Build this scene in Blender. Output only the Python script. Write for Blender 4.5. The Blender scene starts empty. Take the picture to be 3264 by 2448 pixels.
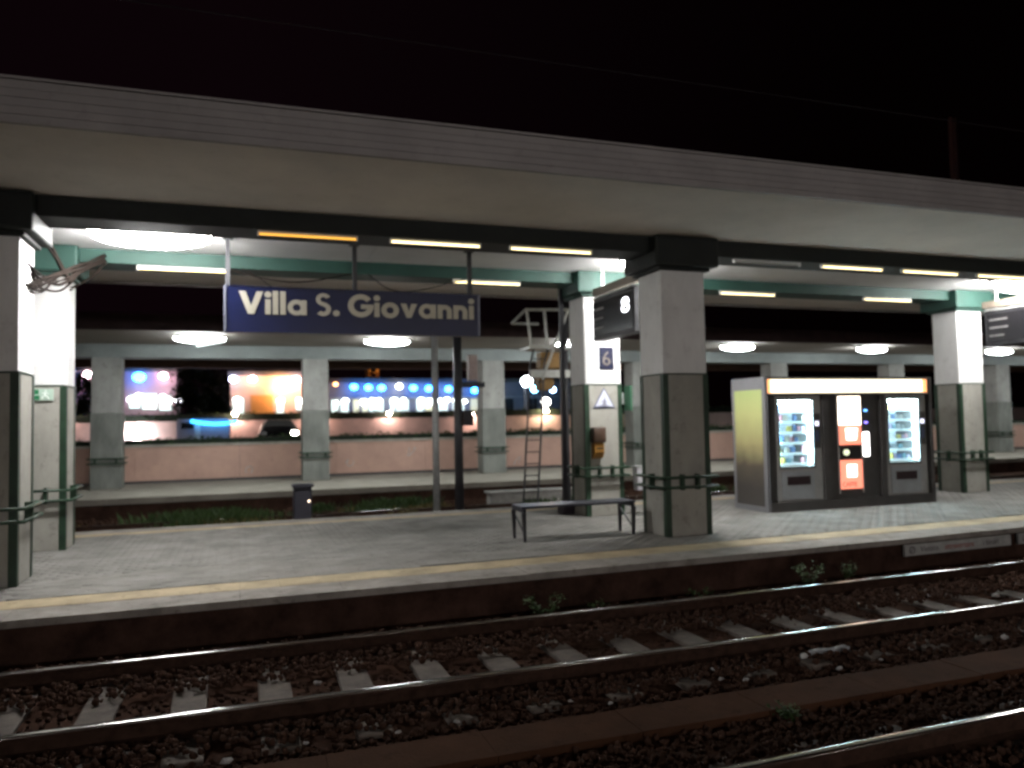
import bpy, bmesh, math, random
import numpy as np
from mathutils import Vector, Matrix, Euler

random.seed(7); rng = np.random.default_rng(7)
sc = bpy.context.scene
COL = sc.collection

# ------------------------------------------------------------------ camera
cam_d = bpy.data.cameras.new('camera'); cam = bpy.data.objects.new('camera', cam_d); COL.objects.link(cam)
Rv = Vector((0.9441484, -0.3289891, -0.0187092)); Uv = Vector((0.0019195, -0.0512851, 0.9986822)); Fv = Vector((0.3295151, 0.9429401, 0.0477892))
m = Matrix((( Rv.x, Uv.x, -Fv.x, 0), (Rv.y, Uv.y, -Fv.y, 0), (Rv.z, Uv.z, -Fv.z, 1.68), (0, 0, 0, 1)))
cam.matrix_world = m
cam_d.sensor_width = 36; cam_d.lens = 27.44; cam_d.clip_start = .05; cam_d.clip_end = 600
cam_d.dof.use_dof = True; cam_d.dof.focus_distance = 4.2; cam_d.dof.aperture_fstop = 1.6
sc.camera = cam

# ------------------------------------------------------------------ night sky
w = bpy.data.worlds.new('World'); sc.world = w; w.use_nodes = True
nt = w.node_tree; bg = nt.nodes['Background']
tc = nt.nodes.new('ShaderNodeTexCoord'); sx = nt.nodes.new('ShaderNodeSeparateXYZ'); nt.links.new(tc.outputs['Generated'], sx.inputs[0])
rp = nt.nodes.new('ShaderNodeValToRGB'); nt.links.new(sx.outputs['X'], rp.inputs[0])
rp.color_ramp.elements[0].position = 0.0; rp.color_ramp.elements[0].color = (.0024, .0008, .0014, 1)
rp.color_ramp.elements[1].position = .65; rp.color_ramp.elements[1].color = (.0005, .00015, .0002, 1)
nt.links.new(rp.outputs[0], bg.inputs[0]); bg.inputs[1].default_value = 1.0

sc.view_settings.view_transform = 'Standard'; sc.view_settings.look = 'None'; sc.view_settings.gamma = 1
sc.view_settings.exposure = .3
sc.render.engine = 'CYCLES'
cy = sc.cycles
cy.use_denoising = True; cy.max_bounces = 7; cy.diffuse_bounces = 4; cy.glossy_bounces = 3; cy.transparent_max_bounces = 8
cy.sample_clamp_indirect = 6; cy.caustics_reflective = False; cy.caustics_refractive = False
cy.filter_width = 2.5
try: cy.use_light_tree = True
except Exception: pass

# strengths of the lamps
S_BIG, S_TUBE, S_AMBER, S_FAR2, S_REAR = 140.0, 3.0, 1.1, 95.0, 130.0

# ------------------------------------------------------------------ materials
MATS = {}
def mat(name, col, rough=.75, metal=0.0, var=.25, scale=3.0, bump=0.0, bscale=40.0, col2=None, spec=.4, streak=False, wear=0.0, wscale=6.0):
    if name in MATS: return MATS[name]
    M = bpy.data.materials.new(name); M.use_nodes = True; n = M.node_tree.nodes; l = M.node_tree.links
    b = n['Principled BSDF']; b.inputs['Roughness'].default_value = rough; b.inputs['Metallic'].default_value = metal
    b.inputs['Specular IOR Level'].default_value = spec
    g = n.new('ShaderNodeNewGeometry')
    nz = n.new('ShaderNodeTexNoise'); nz.inputs['Scale'].default_value = scale; nz.inputs['Detail'].default_value = 6; nz.inputs['Roughness'].default_value = .65
    if streak:
        mp = n.new('ShaderNodeMapping'); mp.inputs['Scale'].default_value = (1.2, 1.2, .5); l.new(g.outputs['Position'], mp.inputs[0]); l.new(mp.outputs[0], nz.inputs['Vector'])
    else:
        l.new(g.outputs['Position'], nz.inputs['Vector'])
    r = n.new('ShaderNodeValToRGB'); l.new(nz.outputs[0], r.inputs[0])
    c2 = col2 or tuple(max(0, c*(1-var)) for c in col)
    c1 = col if col2 else tuple(min(1, c*(1+var*.5)) for c in col)
    r.color_ramp.elements[0].position = .35; r.color_ramp.elements[0].color = (*c2, 1)
    r.color_ramp.elements[1].position = .65; r.color_ramp.elements[1].color = (*c1, 1)
    out = r.outputs[0]
    if wear:
        for sc_, lo, hi, amt in ((wscale, .56, .64, wear), (wscale*.22, .50, .72, wear*.7)):
            wn = n.new('ShaderNodeTexNoise'); wn.inputs['Scale'].default_value = sc_; wn.inputs['Detail'].default_value = 9; wn.inputs['Roughness'].default_value = .72; l.new(g.outputs['Position'], wn.inputs['Vector'])
            mr = n.new('ShaderNodeMapRange'); mr.inputs[1].default_value = lo; mr.inputs[2].default_value = hi; mr.inputs[4].default_value = amt; l.new(wn.outputs[0], mr.inputs[0])
            mx = n.new('ShaderNodeMix'); mx.data_type = 'RGBA'; l.new(mr.outputs[0], mx.inputs[0]); l.new(out, mx.inputs[6]); mx.inputs[7].default_value = (*[c*.32 for c in (col[0], col[1]*.93, col[2]*.85)], 1); out = mx.outputs[2]
    l.new(out, b.inputs['Base Color'])
    if bump:
        bn = n.new('ShaderNodeTexNoise'); bn.inputs['Scale'].default_value = bscale; bn.inputs['Detail'].default_value = 4; l.new(g.outputs['Position'], bn.inputs['Vector'])
        bu = n.new('ShaderNodeBump'); bu.inputs['Strength'].default_value = bump; bu.inputs['Distance'].default_value = .01
        l.new(bn.outputs[0], bu.inputs['Height']); l.new(bu.outputs[0], b.inputs['Normal'])
    MATS[name] = M
    return M
def emat(name, col, s):
    if name in MATS: return MATS[name]
    M = bpy.data.materials.new(name); M.use_nodes = True; n = M.node_tree.nodes; b = n['Principled BSDF']
    b.inputs['Base Color'].default_value = (*[min(1, c)*.6 for c in col], 1); b.inputs['Roughness'].default_value = .4
    b.inputs['Emission Color'].default_value = (*col, 1); b.inputs['Emission Strength'].default_value = s
    MATS[name] = M; return M
def glass(name, tint=(.9, .95, .95), gl=.08):
    M = bpy.data.materials.new(name); M.use_nodes = True; n = M.node_tree.nodes; l = M.node_tree.links
    n.remove(n['Principled BSDF']); o = n['Material Output']
    t = n.new('ShaderNodeBsdfTransparent'); t.inputs[0].default_value = (*tint, 1); g = n.new('ShaderNodeBsdfGlossy'); g.inputs['Roughness'].default_value = .03
    x = n.new('ShaderNodeMixShader'); x.inputs[0].default_value = gl; l.new(t.outputs[0], x.inputs[1]); l.new(g.outputs[0], x.inputs[2]); l.new(x.outputs[0], o.inputs[0])
    return M

white_paint = mat('white_column_paint', (.78, .78, .77), .7, var=.10, scale=1.6, bump=.25, bscale=55, streak=True, wear=0.18)
grey_paint = mat('grey_column_paint', (.36, .35, .31), .75, var=.15, scale=2.2, bump=.3, bscale=55, streak=True, wear=0.35)
green_paint = mat('green_steel_paint', (.016, .042, .022), .5, var=.3, scale=6, bump=.1)
shaded_teal = mat('near_beam_shaded_teal', (.011, .014, .012), .7, var=.3, scale=2.0, bump=.2, bscale=30, wear=0.40)  # teal of the far beam with the near side's shade put into its colour
teal_paint = mat('teal_beam_paint', (.020, .062, .048), .6, var=.2, scale=2.0, bump=.2, bscale=30)
soffit_m = mat('canopy_plaster', (.78, .73, .67), .85, var=.10, scale=.8, bump=.3, bscale=60, wear=0.09)
fascia_m = mat('fascia_metal', (.37, .345, .335), .55, var=.12, scale=1.2, wear=0.18)
ceil_m = mat('ceiling_paint', (.70, .70, .69), .8, var=.1, scale=1.0)
roof_m = mat('roofing', (.10, .09, .085), .9, var=.3)
paver_m = mat('concrete_paver', (.245, .235, .215), .8, var=.28, scale=1.1, bump=.4, bscale=90, wear=0.45)
paver_m2 = mat('concrete_paver_worn', (.235, .228, .21), .8, var=.28, scale=2.0, bump=.4, bscale=90, wear=0.45)
joint_m = mat('paver_bedding', (.10, .098, .09), .95, var=.3)
coping_m = mat('edge_coping_concrete', (.30, .275, .245), .85, var=.3, scale=2.5, bump=.5, bscale=70, wear=0.60)
yellow_m = mat('yellow_line_paint', (.46, .365, .22), .7, var=.3, scale=3.0, bump=.3, bscale=80, wear=0.55)
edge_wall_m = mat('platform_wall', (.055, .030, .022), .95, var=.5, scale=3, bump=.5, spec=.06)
ground_m = mat('track_bed_earth', (.040, .020, .013), .95, var=.5, scale=2.5, bump=.8, bscale=25, spec=.06)
stone_m = mat('ballast_stone', (.064, .035, .024), .95, col2=(.036, .019, .013), scale=14, spec=.06)
sleeper_m = mat('concrete_sleeper', (.135, .112, .095), .9, var=.35, scale=5, bump=.5, bscale=60, wear=0.50)
rust_m = mat('rail_rust', (.05, .028, .02), .8, metal=.2, var=.4, scale=12, spec=.06)
steel_m = mat('polished_rail_steel', (.45, .43, .41), (.15), metal=1.0, var=.12, scale=5)
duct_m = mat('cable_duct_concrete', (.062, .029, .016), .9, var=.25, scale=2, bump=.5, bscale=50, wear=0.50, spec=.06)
black_steel = mat('black_painted_steel', (.02, .02, .025), .45, var=.2)
dark_steel = mat('dark_grey_steel', (.05, .05, .055), .5, var=.3)
galv = mat('galvanised_steel', (.42, .43, .42), .5, metal=.3, var=.2, scale=9)
pale_steel = mat('pale_painted_steel', (.55, .56, .52), .55, var=.2, scale=8)
ochre_m = mat('ochre_signal_paint', (.30, .17, .05), .6, var=.3, scale=5)
blue_sign = mat('blue_sign_enamel', (.0022, .0060, .044), .35, var=.08)
cream_m = mat('cream_letter_paint', (.52, .49, .40), .5, var=.1)
sign_edge = mat('sign_aluminium_edge', (.16, .17, .22), .5, metal=.3, var=.1)
cable_m = mat('grey_cable_sheath', (.016, .012, .010), .95, var=.3, spec=.05)
weed_m = mat('weed_leaf', (.045, .085, .018), .7, col2=(.018, .040, .008), scale=9)
weed_dry = mat('dry_weed', (.12, .10, .03), .8, var=.4, scale=9)
litter_m = mat('crumpled_paper', (.33, .32, .31), .8, var=.3, scale=20)
pink_m = mat('pink_wall_plaster', (.56, .36, .29), .85, var=.12, scale=1.3, bump=.5, bscale=20, wear=0.12)
pale_cap = mat('wall_cap_stone', (.42, .40, .35), .8, var=.25)
hedge_m = mat('wall_top_growth', (.012, .022, .012), .9, var=.4)
p2floor_m = mat('far_platform_concrete', (.27, .25, .21), .85, var=.2, scale=1.5, bump=.3, wear=0.40)
asphalt_m = mat('plaza_asphalt', (.06, .055, .055), .8, var=.3)
vend_m = mat('vending_dark_metal', (.055, .05, .048), .5, var=.2, scale=4)
vend_g = mat('vending_grey_panel', (.30, .29, .28), .5, var=.15, scale=4)
void_m = mat('black_recess', (.008, .006, .006), .7, var=.2)
plastic_w = mat('white_plastic', (.7, .7, .68), .5, var=.1)
tube_cool = emat('lit_tube_cool', (1.0, .985, .975), S_BIG)
tube_warm = emat('lit_tube_cream', (1.0, .82, .42), S_TUBE)
tube_amber = emat('dying_tube_amber', (1.0, .50, .07), S_AMBER)
tube_far = emat('lit_tube_far', (.95, 1.0, 1.0), S_FAR2)
tube_rear = emat('lit_tube_rear', (1.0, .94, .93), S_REAR)

# ------------------------------------------------------------------ mesh builder
class MB:
    def __init__(s): s.v = []; s.f = []
    def add(s, vs, fs):
        o = len(s.v); s.v += [tuple(p) for p in vs]; s.f += [tuple(i+o for i in f) for f in fs]; return s
    def box(s, x0, y0, z0, x1, y1, z1, c=0.0):
        if c <= 0:
            vs = [(x0,y0,z0),(x1,y0,z0),(x1,y1,z0),(x0,y1,z0),(x0,y0,z1),(x1,y0,z1),(x1,y1,z1),(x0,y1,z1)]
            return s.add(vs, [(0,3,2,1),(4,5,6,7),(0,1,5,4),(1,2,6,5),(2,3,7,6),(3,0,4,7)])
        bm = bmesh.new(); bmesh.ops.create_cube(bm, size=1)
        for v in bm.verts: v.co = ((x0+x1)/2+v.co.x*(x1-x0), (y0+y1)/2+v.co.y*(y1-y0), (z0+z1)/2+v.co.z*(z1-z0))
        bmesh.ops.bevel(bm, geom=bm.edges[:], offset=c, segments=2, affect='EDGES', profile=.5)
        bm.verts.index_update()
        s.add([v.co[:] for v in bm.verts], [[v.index for v in f.verts] for f in bm.faces]); bm.free(); return s
    def tube(s, pts, r, n=8, cap=True):
        pts = [Vector(p) for p in pts]; rs = r if isinstance(r, (list, tuple)) else [r]*len(pts)
        rings = []; up = None
        for i, p in enumerate(pts):
            d = (pts[min(i+1, len(pts)-1)]-pts[max(i-1, 0)]).normalized()
            if up is None or abs(up.dot(d)) > .98: up = Vector((0,0,1)) if abs(d.z) < .9 else Vector((1,0,0))
            a = d.cross(up).normalized(); b = a.cross(d).normalized(); up = b
            rings.append([p+a*rs[i]*math.cos(2*math.pi*k/n)+b*rs[i]*math.sin(2*math.pi*k/n) for k in range(n)])
        vs = [q for R in rings for q in R]; fs = []
        for i in range(len(pts)-1):
            for k in range(n): fs.append((i*n+k, i*n+(k+1)%n, (i+1)*n+(k+1)%n, (i+1)*n+k))
        if cap: fs += [tuple(range(n-1, -1, -1)), tuple(range((len(pts)-1)*n, len(pts)*n))]
        return s.add(vs, fs)
    def prism(s, poly, fn0, fn1):      # poly of 2D points; fn maps (a,b) to a 3D point
        n = len(poly); vs = [fn0(*p) for p in poly]+[fn1(*p) for p in poly]
        fs = [tuple(range(n-1, -1, -1)), tuple(range(n, 2*n))]+[(i, (i+1)%n, n+(i+1)%n, n+i) for i in range(n)]
        return s.add(vs, fs)
    def ball(s, c, r, nu=12, nv=8, sq=(1,1,1)):
        vs = [(c[0], c[1], c[2]+r*sq[2])]; fs = []
        for j in range(1, nv):
            t = math.pi*j/nv
            for i in range(nu):
                p = 2*math.pi*i/nu; vs.append((c[0]+r*sq[0]*math.sin(t)*math.cos(p), c[1]+r*sq[1]*math.sin(t)*math.sin(p), c[2]+r*sq[2]*math.cos(t)))
        vs.append((c[0], c[1], c[2]-r*sq[2])); L = len(vs)-1
        for i in range(nu):
            fs.append((0, 1+i, 1+(i+1)%nu)); fs.append((L, L-nu+(i+1)%nu, L-nu+i))
            for j in range(nv-2):
                a = 1+j*nu; fs.append((a+i, a+nu+i, a+nu+(i+1)%nu, a+(i+1)%nu))
        return s.add(vs, fs)

def wloc(o):
    p = Vector((0,0,0))
    while o is not None: p += o.location; o = o.parent
    return p
def obj(name, mb, material, parent=None, smooth=False, label=None):
    me = bpy.data.meshes.new(name); off = wloc(parent)
    me.from_pydata([(x-off.x, y-off.y, z-off.z) for x, y, z in mb.v], [], mb.f); me.update()
    if smooth:
        for p in me.polygons: p.use_smooth = True
    o = bpy.data.objects.new(name, me); COL.objects.link(o); me.materials.append(material)
    if parent: o.parent = parent
    if label: o['label'] = label
    return o
def npmesh(name, V, Fc, material, parent=None):
    me = bpy.data.meshes.new(name); V = np.asarray(V, np.float32); Fc = np.asarray(Fc, np.int32); k = Fc.shape[1]
    off = wloc(parent); V = V-np.array(off[:], np.float32)
    me.vertices.add(len(V)); me.vertices.foreach_set('co', V.ravel())
    me.loops.add(Fc.size); me.loops.foreach_set('vertex_index', Fc.ravel())
    me.polygons.add(len(Fc)); me.polygons.foreach_set('loop_start', np.arange(len(Fc), dtype=np.int32)*k)
    me.update(calc_edges=True); me.validate()
    o = bpy.data.objects.new(name, me); COL.objects.link(o); me.materials.append(material)
    if parent: o.parent = parent
    return o
def thing(name, label, cat, loc=(0,0,0), group=None):
    o = bpy.data.objects.new(name, None); COL.objects.link(o); o.location = loc; o.empty_display_size = .2
    o['label'] = label; o['category'] = cat
    if group: o['group'] = group
    return o
def tag(o, label, cat, group=None):
    o['label'] = label; o['category'] = cat
    if group: o['group'] = group
    return o
def kind(o, k, label=None):
    o['kind'] = k
    if label: o['label'] = label
    return o
def copy_tree(o, loc=None, label=None, parent=None):
    c = o.copy(); COL.objects.link(c)
    if parent: c.parent = parent
    if loc is not None: c.location = loc
    if label: c['label'] = label
    for ch in list(o.children): copy_tree(ch, None, None, c)
    return c
def text_obj(name, body, size, origin, ux, uy, depth, material, parent=None, align='LEFT'):
    cu = bpy.data.curves.new('t', 'FONT'); cu.body = body; cu.size = size; cu.extrude = depth; cu.align_x = align; cu.resolution_u = 3
    t = bpy.data.objects.new('t', cu); COL.objects.link(t)
    me = bpy.data.meshes.new_from_object(t.evaluated_get(bpy.context.evaluated_depsgraph_get()))
    bpy.data.objects.remove(t)
    ux = Vector(ux); uy = Vector(uy); uz = ux.cross(uy); off = wloc(parent)
    for v in me.vertices: v.co = Vector(origin)+ux*v.co.x+uy*v.co.y+uz*v.co.z-off
    me.name = name; me.materials.clear(); me.materials.append(material)
    o = bpy.data.objects.new(name, me); COL.objects.link(o)
    if parent: o.parent = parent
    return o

# ------------------------------------------------------------------ ground and tracks
GZ = -.50
o = obj('ground', MB().box(-90, -60, GZ-.3, 160, 200, GZ), ground_m); kind(o, 'structure', 'dark earth of the railway yard')
def edge1(x): return 8.13+.0018*(x+2)**2
def railc(x): return .0010*(x+2)**2

def make_track(label, yc, ztop, x0, x1, sl_y0, k0, curve=True, sleepers=True):
    t = thing('railway_track', label, 'railway track', (0, yc, ztop-.16))
    prof = [(-.07,-.15),(.07,-.15),(.07,-.138),(.012,-.115),(.012,-.045),(.036,-.036),(.036,-.003),(-.036,-.003),(-.036,-.036),(-.012,-.045),(-.012,-.115),(-.07,-.138)]
    xs = np.linspace(x0, x1, 28)
    for s in (-.7525, .7525):
        mb = MB(); n = len(prof); vs = []; fs = []
        for x in xs:
            y = yc+s+(railc(x) if curve else 0)
            vs += [(x, y+a, ztop+b) for a, b in prof]
        for i in range(len(xs)-1):
            for k in range(n): fs.append((i*n+k, (i+1)*n+k, (i+1)*n+(k+1)%n, i*n+(k+1)%n))
        mb.add(vs, fs); r = obj('rail', mb, rust_m, t)
        vs = []; fs = []
        hp = [(-.0362,-.0135),(.0362,-.0135),(.0362,-.010),(.030,-.0025),(.014,.0),(-.014,.0),(-.030,-.0025),(-.0362,-.010)]
        for x in xs:
            y = yc+s+(railc(x) if curve else 0); vs += [(x, y+a, ztop+b) for a, b in hp]
        for i in range(len(xs)-1):
            for k in range(8): fs.append((i*8+k, (i+1)*8+k, (i+1)*8+(k+1)%8, i*8+(k+1)%8))
        obj('running_surface', MB().add(vs, fs), steel_m, r, True)
    if sleepers:
        base = None; k = k0
        while True:
            x = -1.62+.627*k
            if x > x1-.3: break
            y = yc+(railc(x) if curve else 0)
            if base is None:
                base = obj('sleeper', MB().box(-.125, -1.2, -.36, .125, 1.2, -.158, .012), sleeper_m, None)
                me = base.data; base.parent = t; b = base
            else:
                b = base.copy(); COL.objects.link(b)
            b.location = (x-t.location.x, y-t.location.y, ztop-t.location.z+random.uniform(-.004, .004)); b.rotation_euler.z = random.uniform(-.02, .02)
            k += 1
    return t
make_track('railway track with concrete sleepers directly in front of the lit platform edge', 6.58, -.25, -8, 22, 0, -6)
make_track('nearest railway track, its rail crossing the lower right corner', 3.00, -.25, -6, 14, 0, -4)
make_track('overgrown railway track in the dark trench between the two platforms', 17.3, -.30, -14, 34, 0, -16, curve=False)

tb = obj('track_bed', MB().box(-8, 1.30, GZ-.2, 20, 8.0, -.442), mat('track_bed_fines', (.050, .024, .015), .95, var=.4, scale=9, bump=.8, bscale=60, spec=.05)); kind(tb, 'structure', 'brown fines under the ballast of the near tracks')
# ballast stones
phi = (1+5**.5)/2
ICO = np.array([(-1,phi,0),(1,phi,0),(-1,-phi,0),(1,-phi,0),(0,-1,phi),(0,1,phi),(0,-1,-phi),(0,1,-phi),(phi,0,-1),(phi,0,1),(-phi,0,-1),(-phi,0,1)])/math.sqrt(1+phi*phi)
ICF = np.array([(0,11,5),(0,5,1),(0,1,7),(0,7,10),(0,10,11),(1,5,9),(5,11,4),(11,10,2),(10,7,6),(7,1,8),(3,9,4),(3,4,2),(3,2,6),(3,6,8),(3,8,9),(4,9,5),(2,4,11),(6,2,10),(8,6,7),(9,8,1)])
def stones(name, P, S, material):
    n = len(P); q = rng.normal(size=(n, 4)); q /= np.linalg.norm(q, axis=1)[:, None]; a, b, c, d = q.T
    R = np.stack([np.stack([1-2*(c*c+d*d), 2*(b*c-a*d), 2*(b*d+a*c)], -1), np.stack([2*(b*c+a*d), 1-2*(b*b+d*d), 2*(c*d-a*b)], -1), np.stack([2*(b*d-a*c), 2*(c*d+a*b), 1-2*(b*b+c*c)], -1)], 1)
    V = ICO[None]*(1+rng.uniform(-.28, .28, (n, 12, 1)))*(S[:, None, None]*rng.uniform(.65, 1.15, (n, 1, 3)))
    V = np.einsum('nij,nkj->nki', R, V)+P[:, None]
    return npmesh(name, V.reshape(-1, 3), (ICF[None]+12*np.arange(n)[:, None, None]).reshape(-1, 3), material)
def bal_near():
    n = 62000; X = rng.uniform(-5, 15, n); Y = rng.uniform(2.0, 8.3, n); keep = np.ones(n, bool)
    zz = np.full(n, -.455)
    sh = (Y > 4.05)&(Y < 5.45); zz[sh] = -.43
    zz[(Y > 7.75)] = -.47
    keep &= ~((Y > 4.66)&(Y < 5.12))
    for yc in (6.58, 3.0):
        rel = np.abs(((X+1.62)/.627+.5)%1-.5)*.627; inb = np.abs(Y-yc-.001*(X+2)**2) < 1.2
        mid = inb&(Y > 5.80)&(Y < 6.72)&(yc > 5)
        keep &= ~(mid&(rel < .14)&(rng.random(n) > .12))
        cov = inb&~mid; zz[cov] = np.where(yc > 5, -.366, -.38)
        for s in (-.7525, .7525): zz[np.abs(Y-yc-.001*(X+2)**2-s) < .12] -= .03
    P = np.stack([X, Y, zz+rng.uniform(-.02, .025, n)], 1)[keep]
    return stones('ballast', P, rng.uniform(.013, .030, len(P)), stone_m)
kind(bal_near(), 'stuff', 'rusty brown ballast stones around the near tracks')
def bal_far():
    n = 9000; X = rng.uniform(-8, 24, n); Y = rng.uniform(15.5, 20.8, n)
    P = np.stack([X, Y, -.47+rng.uniform(-.02, .03, n)], 1); return stones('ballast', P, rng.uniform(.03, .06, n), stone_m)
kind(bal_far(), 'stuff', 'dark ballast stones in the trench behind the lit platform')

# concrete cable duct path between the two near tracks
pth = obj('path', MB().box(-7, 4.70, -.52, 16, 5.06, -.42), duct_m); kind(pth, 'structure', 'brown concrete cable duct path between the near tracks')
base = obj('cover_slab', MB().box(0, 4.67, -.415, .997, 5.09, -.372, .004), duct_m, pth)
for i in range(22):
    b = base if i == 0 else base.copy()
    if i: COL.objects.link(b)
    b.location = (-6.5+i, 0, random.uniform(-.002, .002))

# ------------------------------------------------------------------ platform one (island)
X0P, X1P = -10, 30
xs = np.linspace(X0P, X1P, 41)
poly = [(x, edge1(x)+.02) for x in xs]+[(X1P, 14.52), (X0P, 14.52)]
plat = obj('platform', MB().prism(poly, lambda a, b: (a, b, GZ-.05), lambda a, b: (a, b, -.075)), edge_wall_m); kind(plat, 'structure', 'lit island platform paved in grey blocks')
bed = [(x, edge1(x)+.40) for x in xs]+[(X1P, 14.15), (X0P, 14.15)]
obj('bedding', MB().prism(bed, lambda a, b: (a, b, -.074), lambda a, b: (a, b, -.012)), joint_m, plat)
for i in range(40):
    x = X0P+i; mb = MB(); g = .0015
    ya, yb = edge1(x+g), edge1(x+1-g); z0, z1 = -.072, random.uniform(-.004, .002)
    pl = [(x+g, ya-.03), (x+1-g, yb-.03), (x+1-g, yb+.466), (x+g, ya+.466)]
    mb.prism(pl, lambda a, b: (a, b, z0), lambda a, b: (a, b, z1)); obj('coping_stone', mb, coping_m, plat)
    mb = MB(); pl = [(x+g, 14.14), (x+1-g, 14.14), (x+1-g, 14.56), (x+g, 14.56)]
    mb.prism(pl, lambda a, b: (a, b, z0), lambda a, b: (a, b, z1)); obj('coping_stone', mb, coping_m, plat)
for i in range(72):
    x = -6.0+i*.4
    if x > 22: break
    g = .001; ya, yb = edge1(x), edge1(x+.4); z1 = random.uniform(-.001, .003)
    pl = [(x+g, ya+.47), (x+.4-g, yb+.47), (x+.4-g, yb+.89), (x+g, ya+.89)]
    obj('yellow_tile', MB().prism(pl, lambda a, b: (a, b, -.011), lambda a, b: (a, b, z1)), yellow_m, plat)
for i in range(36):
    x = -6.0+i*.8; z1 = random.uniform(-.001, .003)
    pl = [(x+.003, 13.82), (x+.797, 13.82), (x+.797, 14.10), (x+.003, 14.10)]
    obj('yellow_tile', MB().prism(pl, lambda a, b: (a, b, -.011), lambda a, b: (a, b, z1)), yellow_m, plat)
pv = []
row = 0; y = 9.06
cand = []
while y < 13.80:
    x = -6.0+(.1 if row % 2 else 0)
    while x < 22:
        if y > edge1(x+.1)+.90: cand.append((x, y))
        x += .2
    y += .1; row += 1
# nearest ones, in view, are their own objects
def dist(c): return (c[0]+.1)**2+c[1]**2
inview = [c for c in cand if c[0] > -2.15+(c[1]-9)*-.12]
near = set(sorted(inview, key=dist)[:300])
pm = obj('paver', MB().box(.002, .002, -.05, .198, .098, .0), paver_m, plat)
first = True; bulkV = []; bulkF = []
for c in cand:
    dz = random.uniform(-.0025, .0015)
    if c in near:
        p = pm if first else pm.copy()
        if not first: COL.objects.link(p)
        first = False; p.location = (c[0], c[1], dz)
    else:
        o_ = len(bulkV); x, y = c
        bulkV += [(x+.002, y+.002, -.02+dz),(x+.198, y+.002, -.02+dz),(x+.198, y+.098, -.02+dz),(x+.002, y+.098, -.02+dz),(x+.002, y+.002, dz),(x+.198, y+.002, dz),(x+.198, y+.098, dz),(x+.002, y+.098, dz)]
        bulkF += [tuple(i+o_ for i in f) for f in ((4,5,6,7),(0,1,5,4),(1,2,6,5),(2,3,7,6),(3,0,4,7))]
pb = npmesh('paving', bulkV, bulkF, paver_m2, plat); pb['kind'] = 'stuff'

# warning board fixed to the platform wall
def edge_board(x0, x1, label, txt):
    y0, y1 = edge1((x0+x1)/2)-.045, edge1((x0+x1)/2)-.03
    t = thing('warning_board', label, 'sign', ((x0+x1)/2, y1, -.24), 'warning boards on the platform wall')
    sl = (edge1(x1)-edge1(x0))/(x1-x0); f = lambda x: (x-(x0+x1)/2)*sl
    mb = MB(); mb.prism([(x0, -.235), (x1, -.235), (x1, -.085), (x0, -.085)], lambda a, b: (a, y0+f(a), b), lambda a, b: (a, y1+.02+f(a), b)); obj('plate', mb, mat('white_board_enamel', (.42, .43, .41), .5, var=.25, scale=4), t)
    red = mat('red_lettering', (.30, .05, .04), .5, var=.1); gry = mat('grey_lettering', (.10, .08, .09), .5, var=.1)
    ux = (1/math.hypot(1, sl), sl/math.hypot(1, sl), 0)
    xx = x0+.28
    for wd, mm in txt:
        t_ = text_obj('lettering', wd, .115, (xx, y0-.002+f(xx), -.195), ux, (0,0,1), .001, red if mm else gry, t)
        xx += .058*len(wd)+.05
    mb = MB(); mb.tube([(x0+.13+.045*math.cos(a), y0-.004+f(x0+.13), -.16+.045*math.sin(a)) for a in np.linspace(0, 2*math.pi, 17)], .007, 4, False); mb.tube([(x0+.105, y0-.004+f(x0+.13), -.185), (x0+.155, y0-.004+f(x0+.13), -.135)], .006, 4)
    obj('emblem', mb, gry, t)
edge_board(8.45, 10.5, 'white board reading vietato attraversare i binari under the platform edge, fully in view', [('Vietato', 0), ('attraversare', 1), ('i binari', 0)])
edge_board(10.66, 12.7, 'white warning board on the platform wall cut off by the right picture edge', [('Vietato', 0), ('attraversare', 1), ('i binari', 0)])

# ------------------------------------------------------------------ canopy of platform one
XA, XB = -11, 32
can = thing('platform_canopy', 'long concrete canopy with pale soffit and grey ribbed fascia over the lit platform', 'canopy', (6, 11.4, 4.30))
obj('roof_slab', MB().box(XA, 7.56, 4.30, XB, 15.30, 4.655), soffit_m, can)
for k in range(5):
    z = 4.288+k*.074
    obj('fascia_board', MB().box(XA, 7.50-.002*(k % 2), z, XB, 7.555, z+.070), fascia_m, can)
obj('roof_edge', MB().box(XA, 7.48, 4.660, XB, 7.62, 4.684), fascia_m, can)
obj('roof_covering', MB().box(XA, 7.63, 4.657, XB, 15.32, 4.68), roof_m, can)
obj('back_fascia', MB().box(XA, 15.305, 4.26, XB, 15.36, 4.66), fascia_m, can)
obj('beam', MB().box(XA, 9.80, 4.06, XB, 10.38, 4.298, .012), shaded_teal, can)
obj('beam', MB().box(XA, 12.47, 4.075, XB, 13.05, 4.298, .012), teal_paint, can)
# ceiling boards between the beams
for i in range(10):
    for (ya, yb, zz) in ((10.40, 11.16, 4.280), (11.175, 12.45, 4.270)):
        obj('ceiling_board', MB().box(XA+i*4.3+.004, ya, zz, XA+(i+1)*4.3-.004, yb, 4.299), ceil_m, can)

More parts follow.
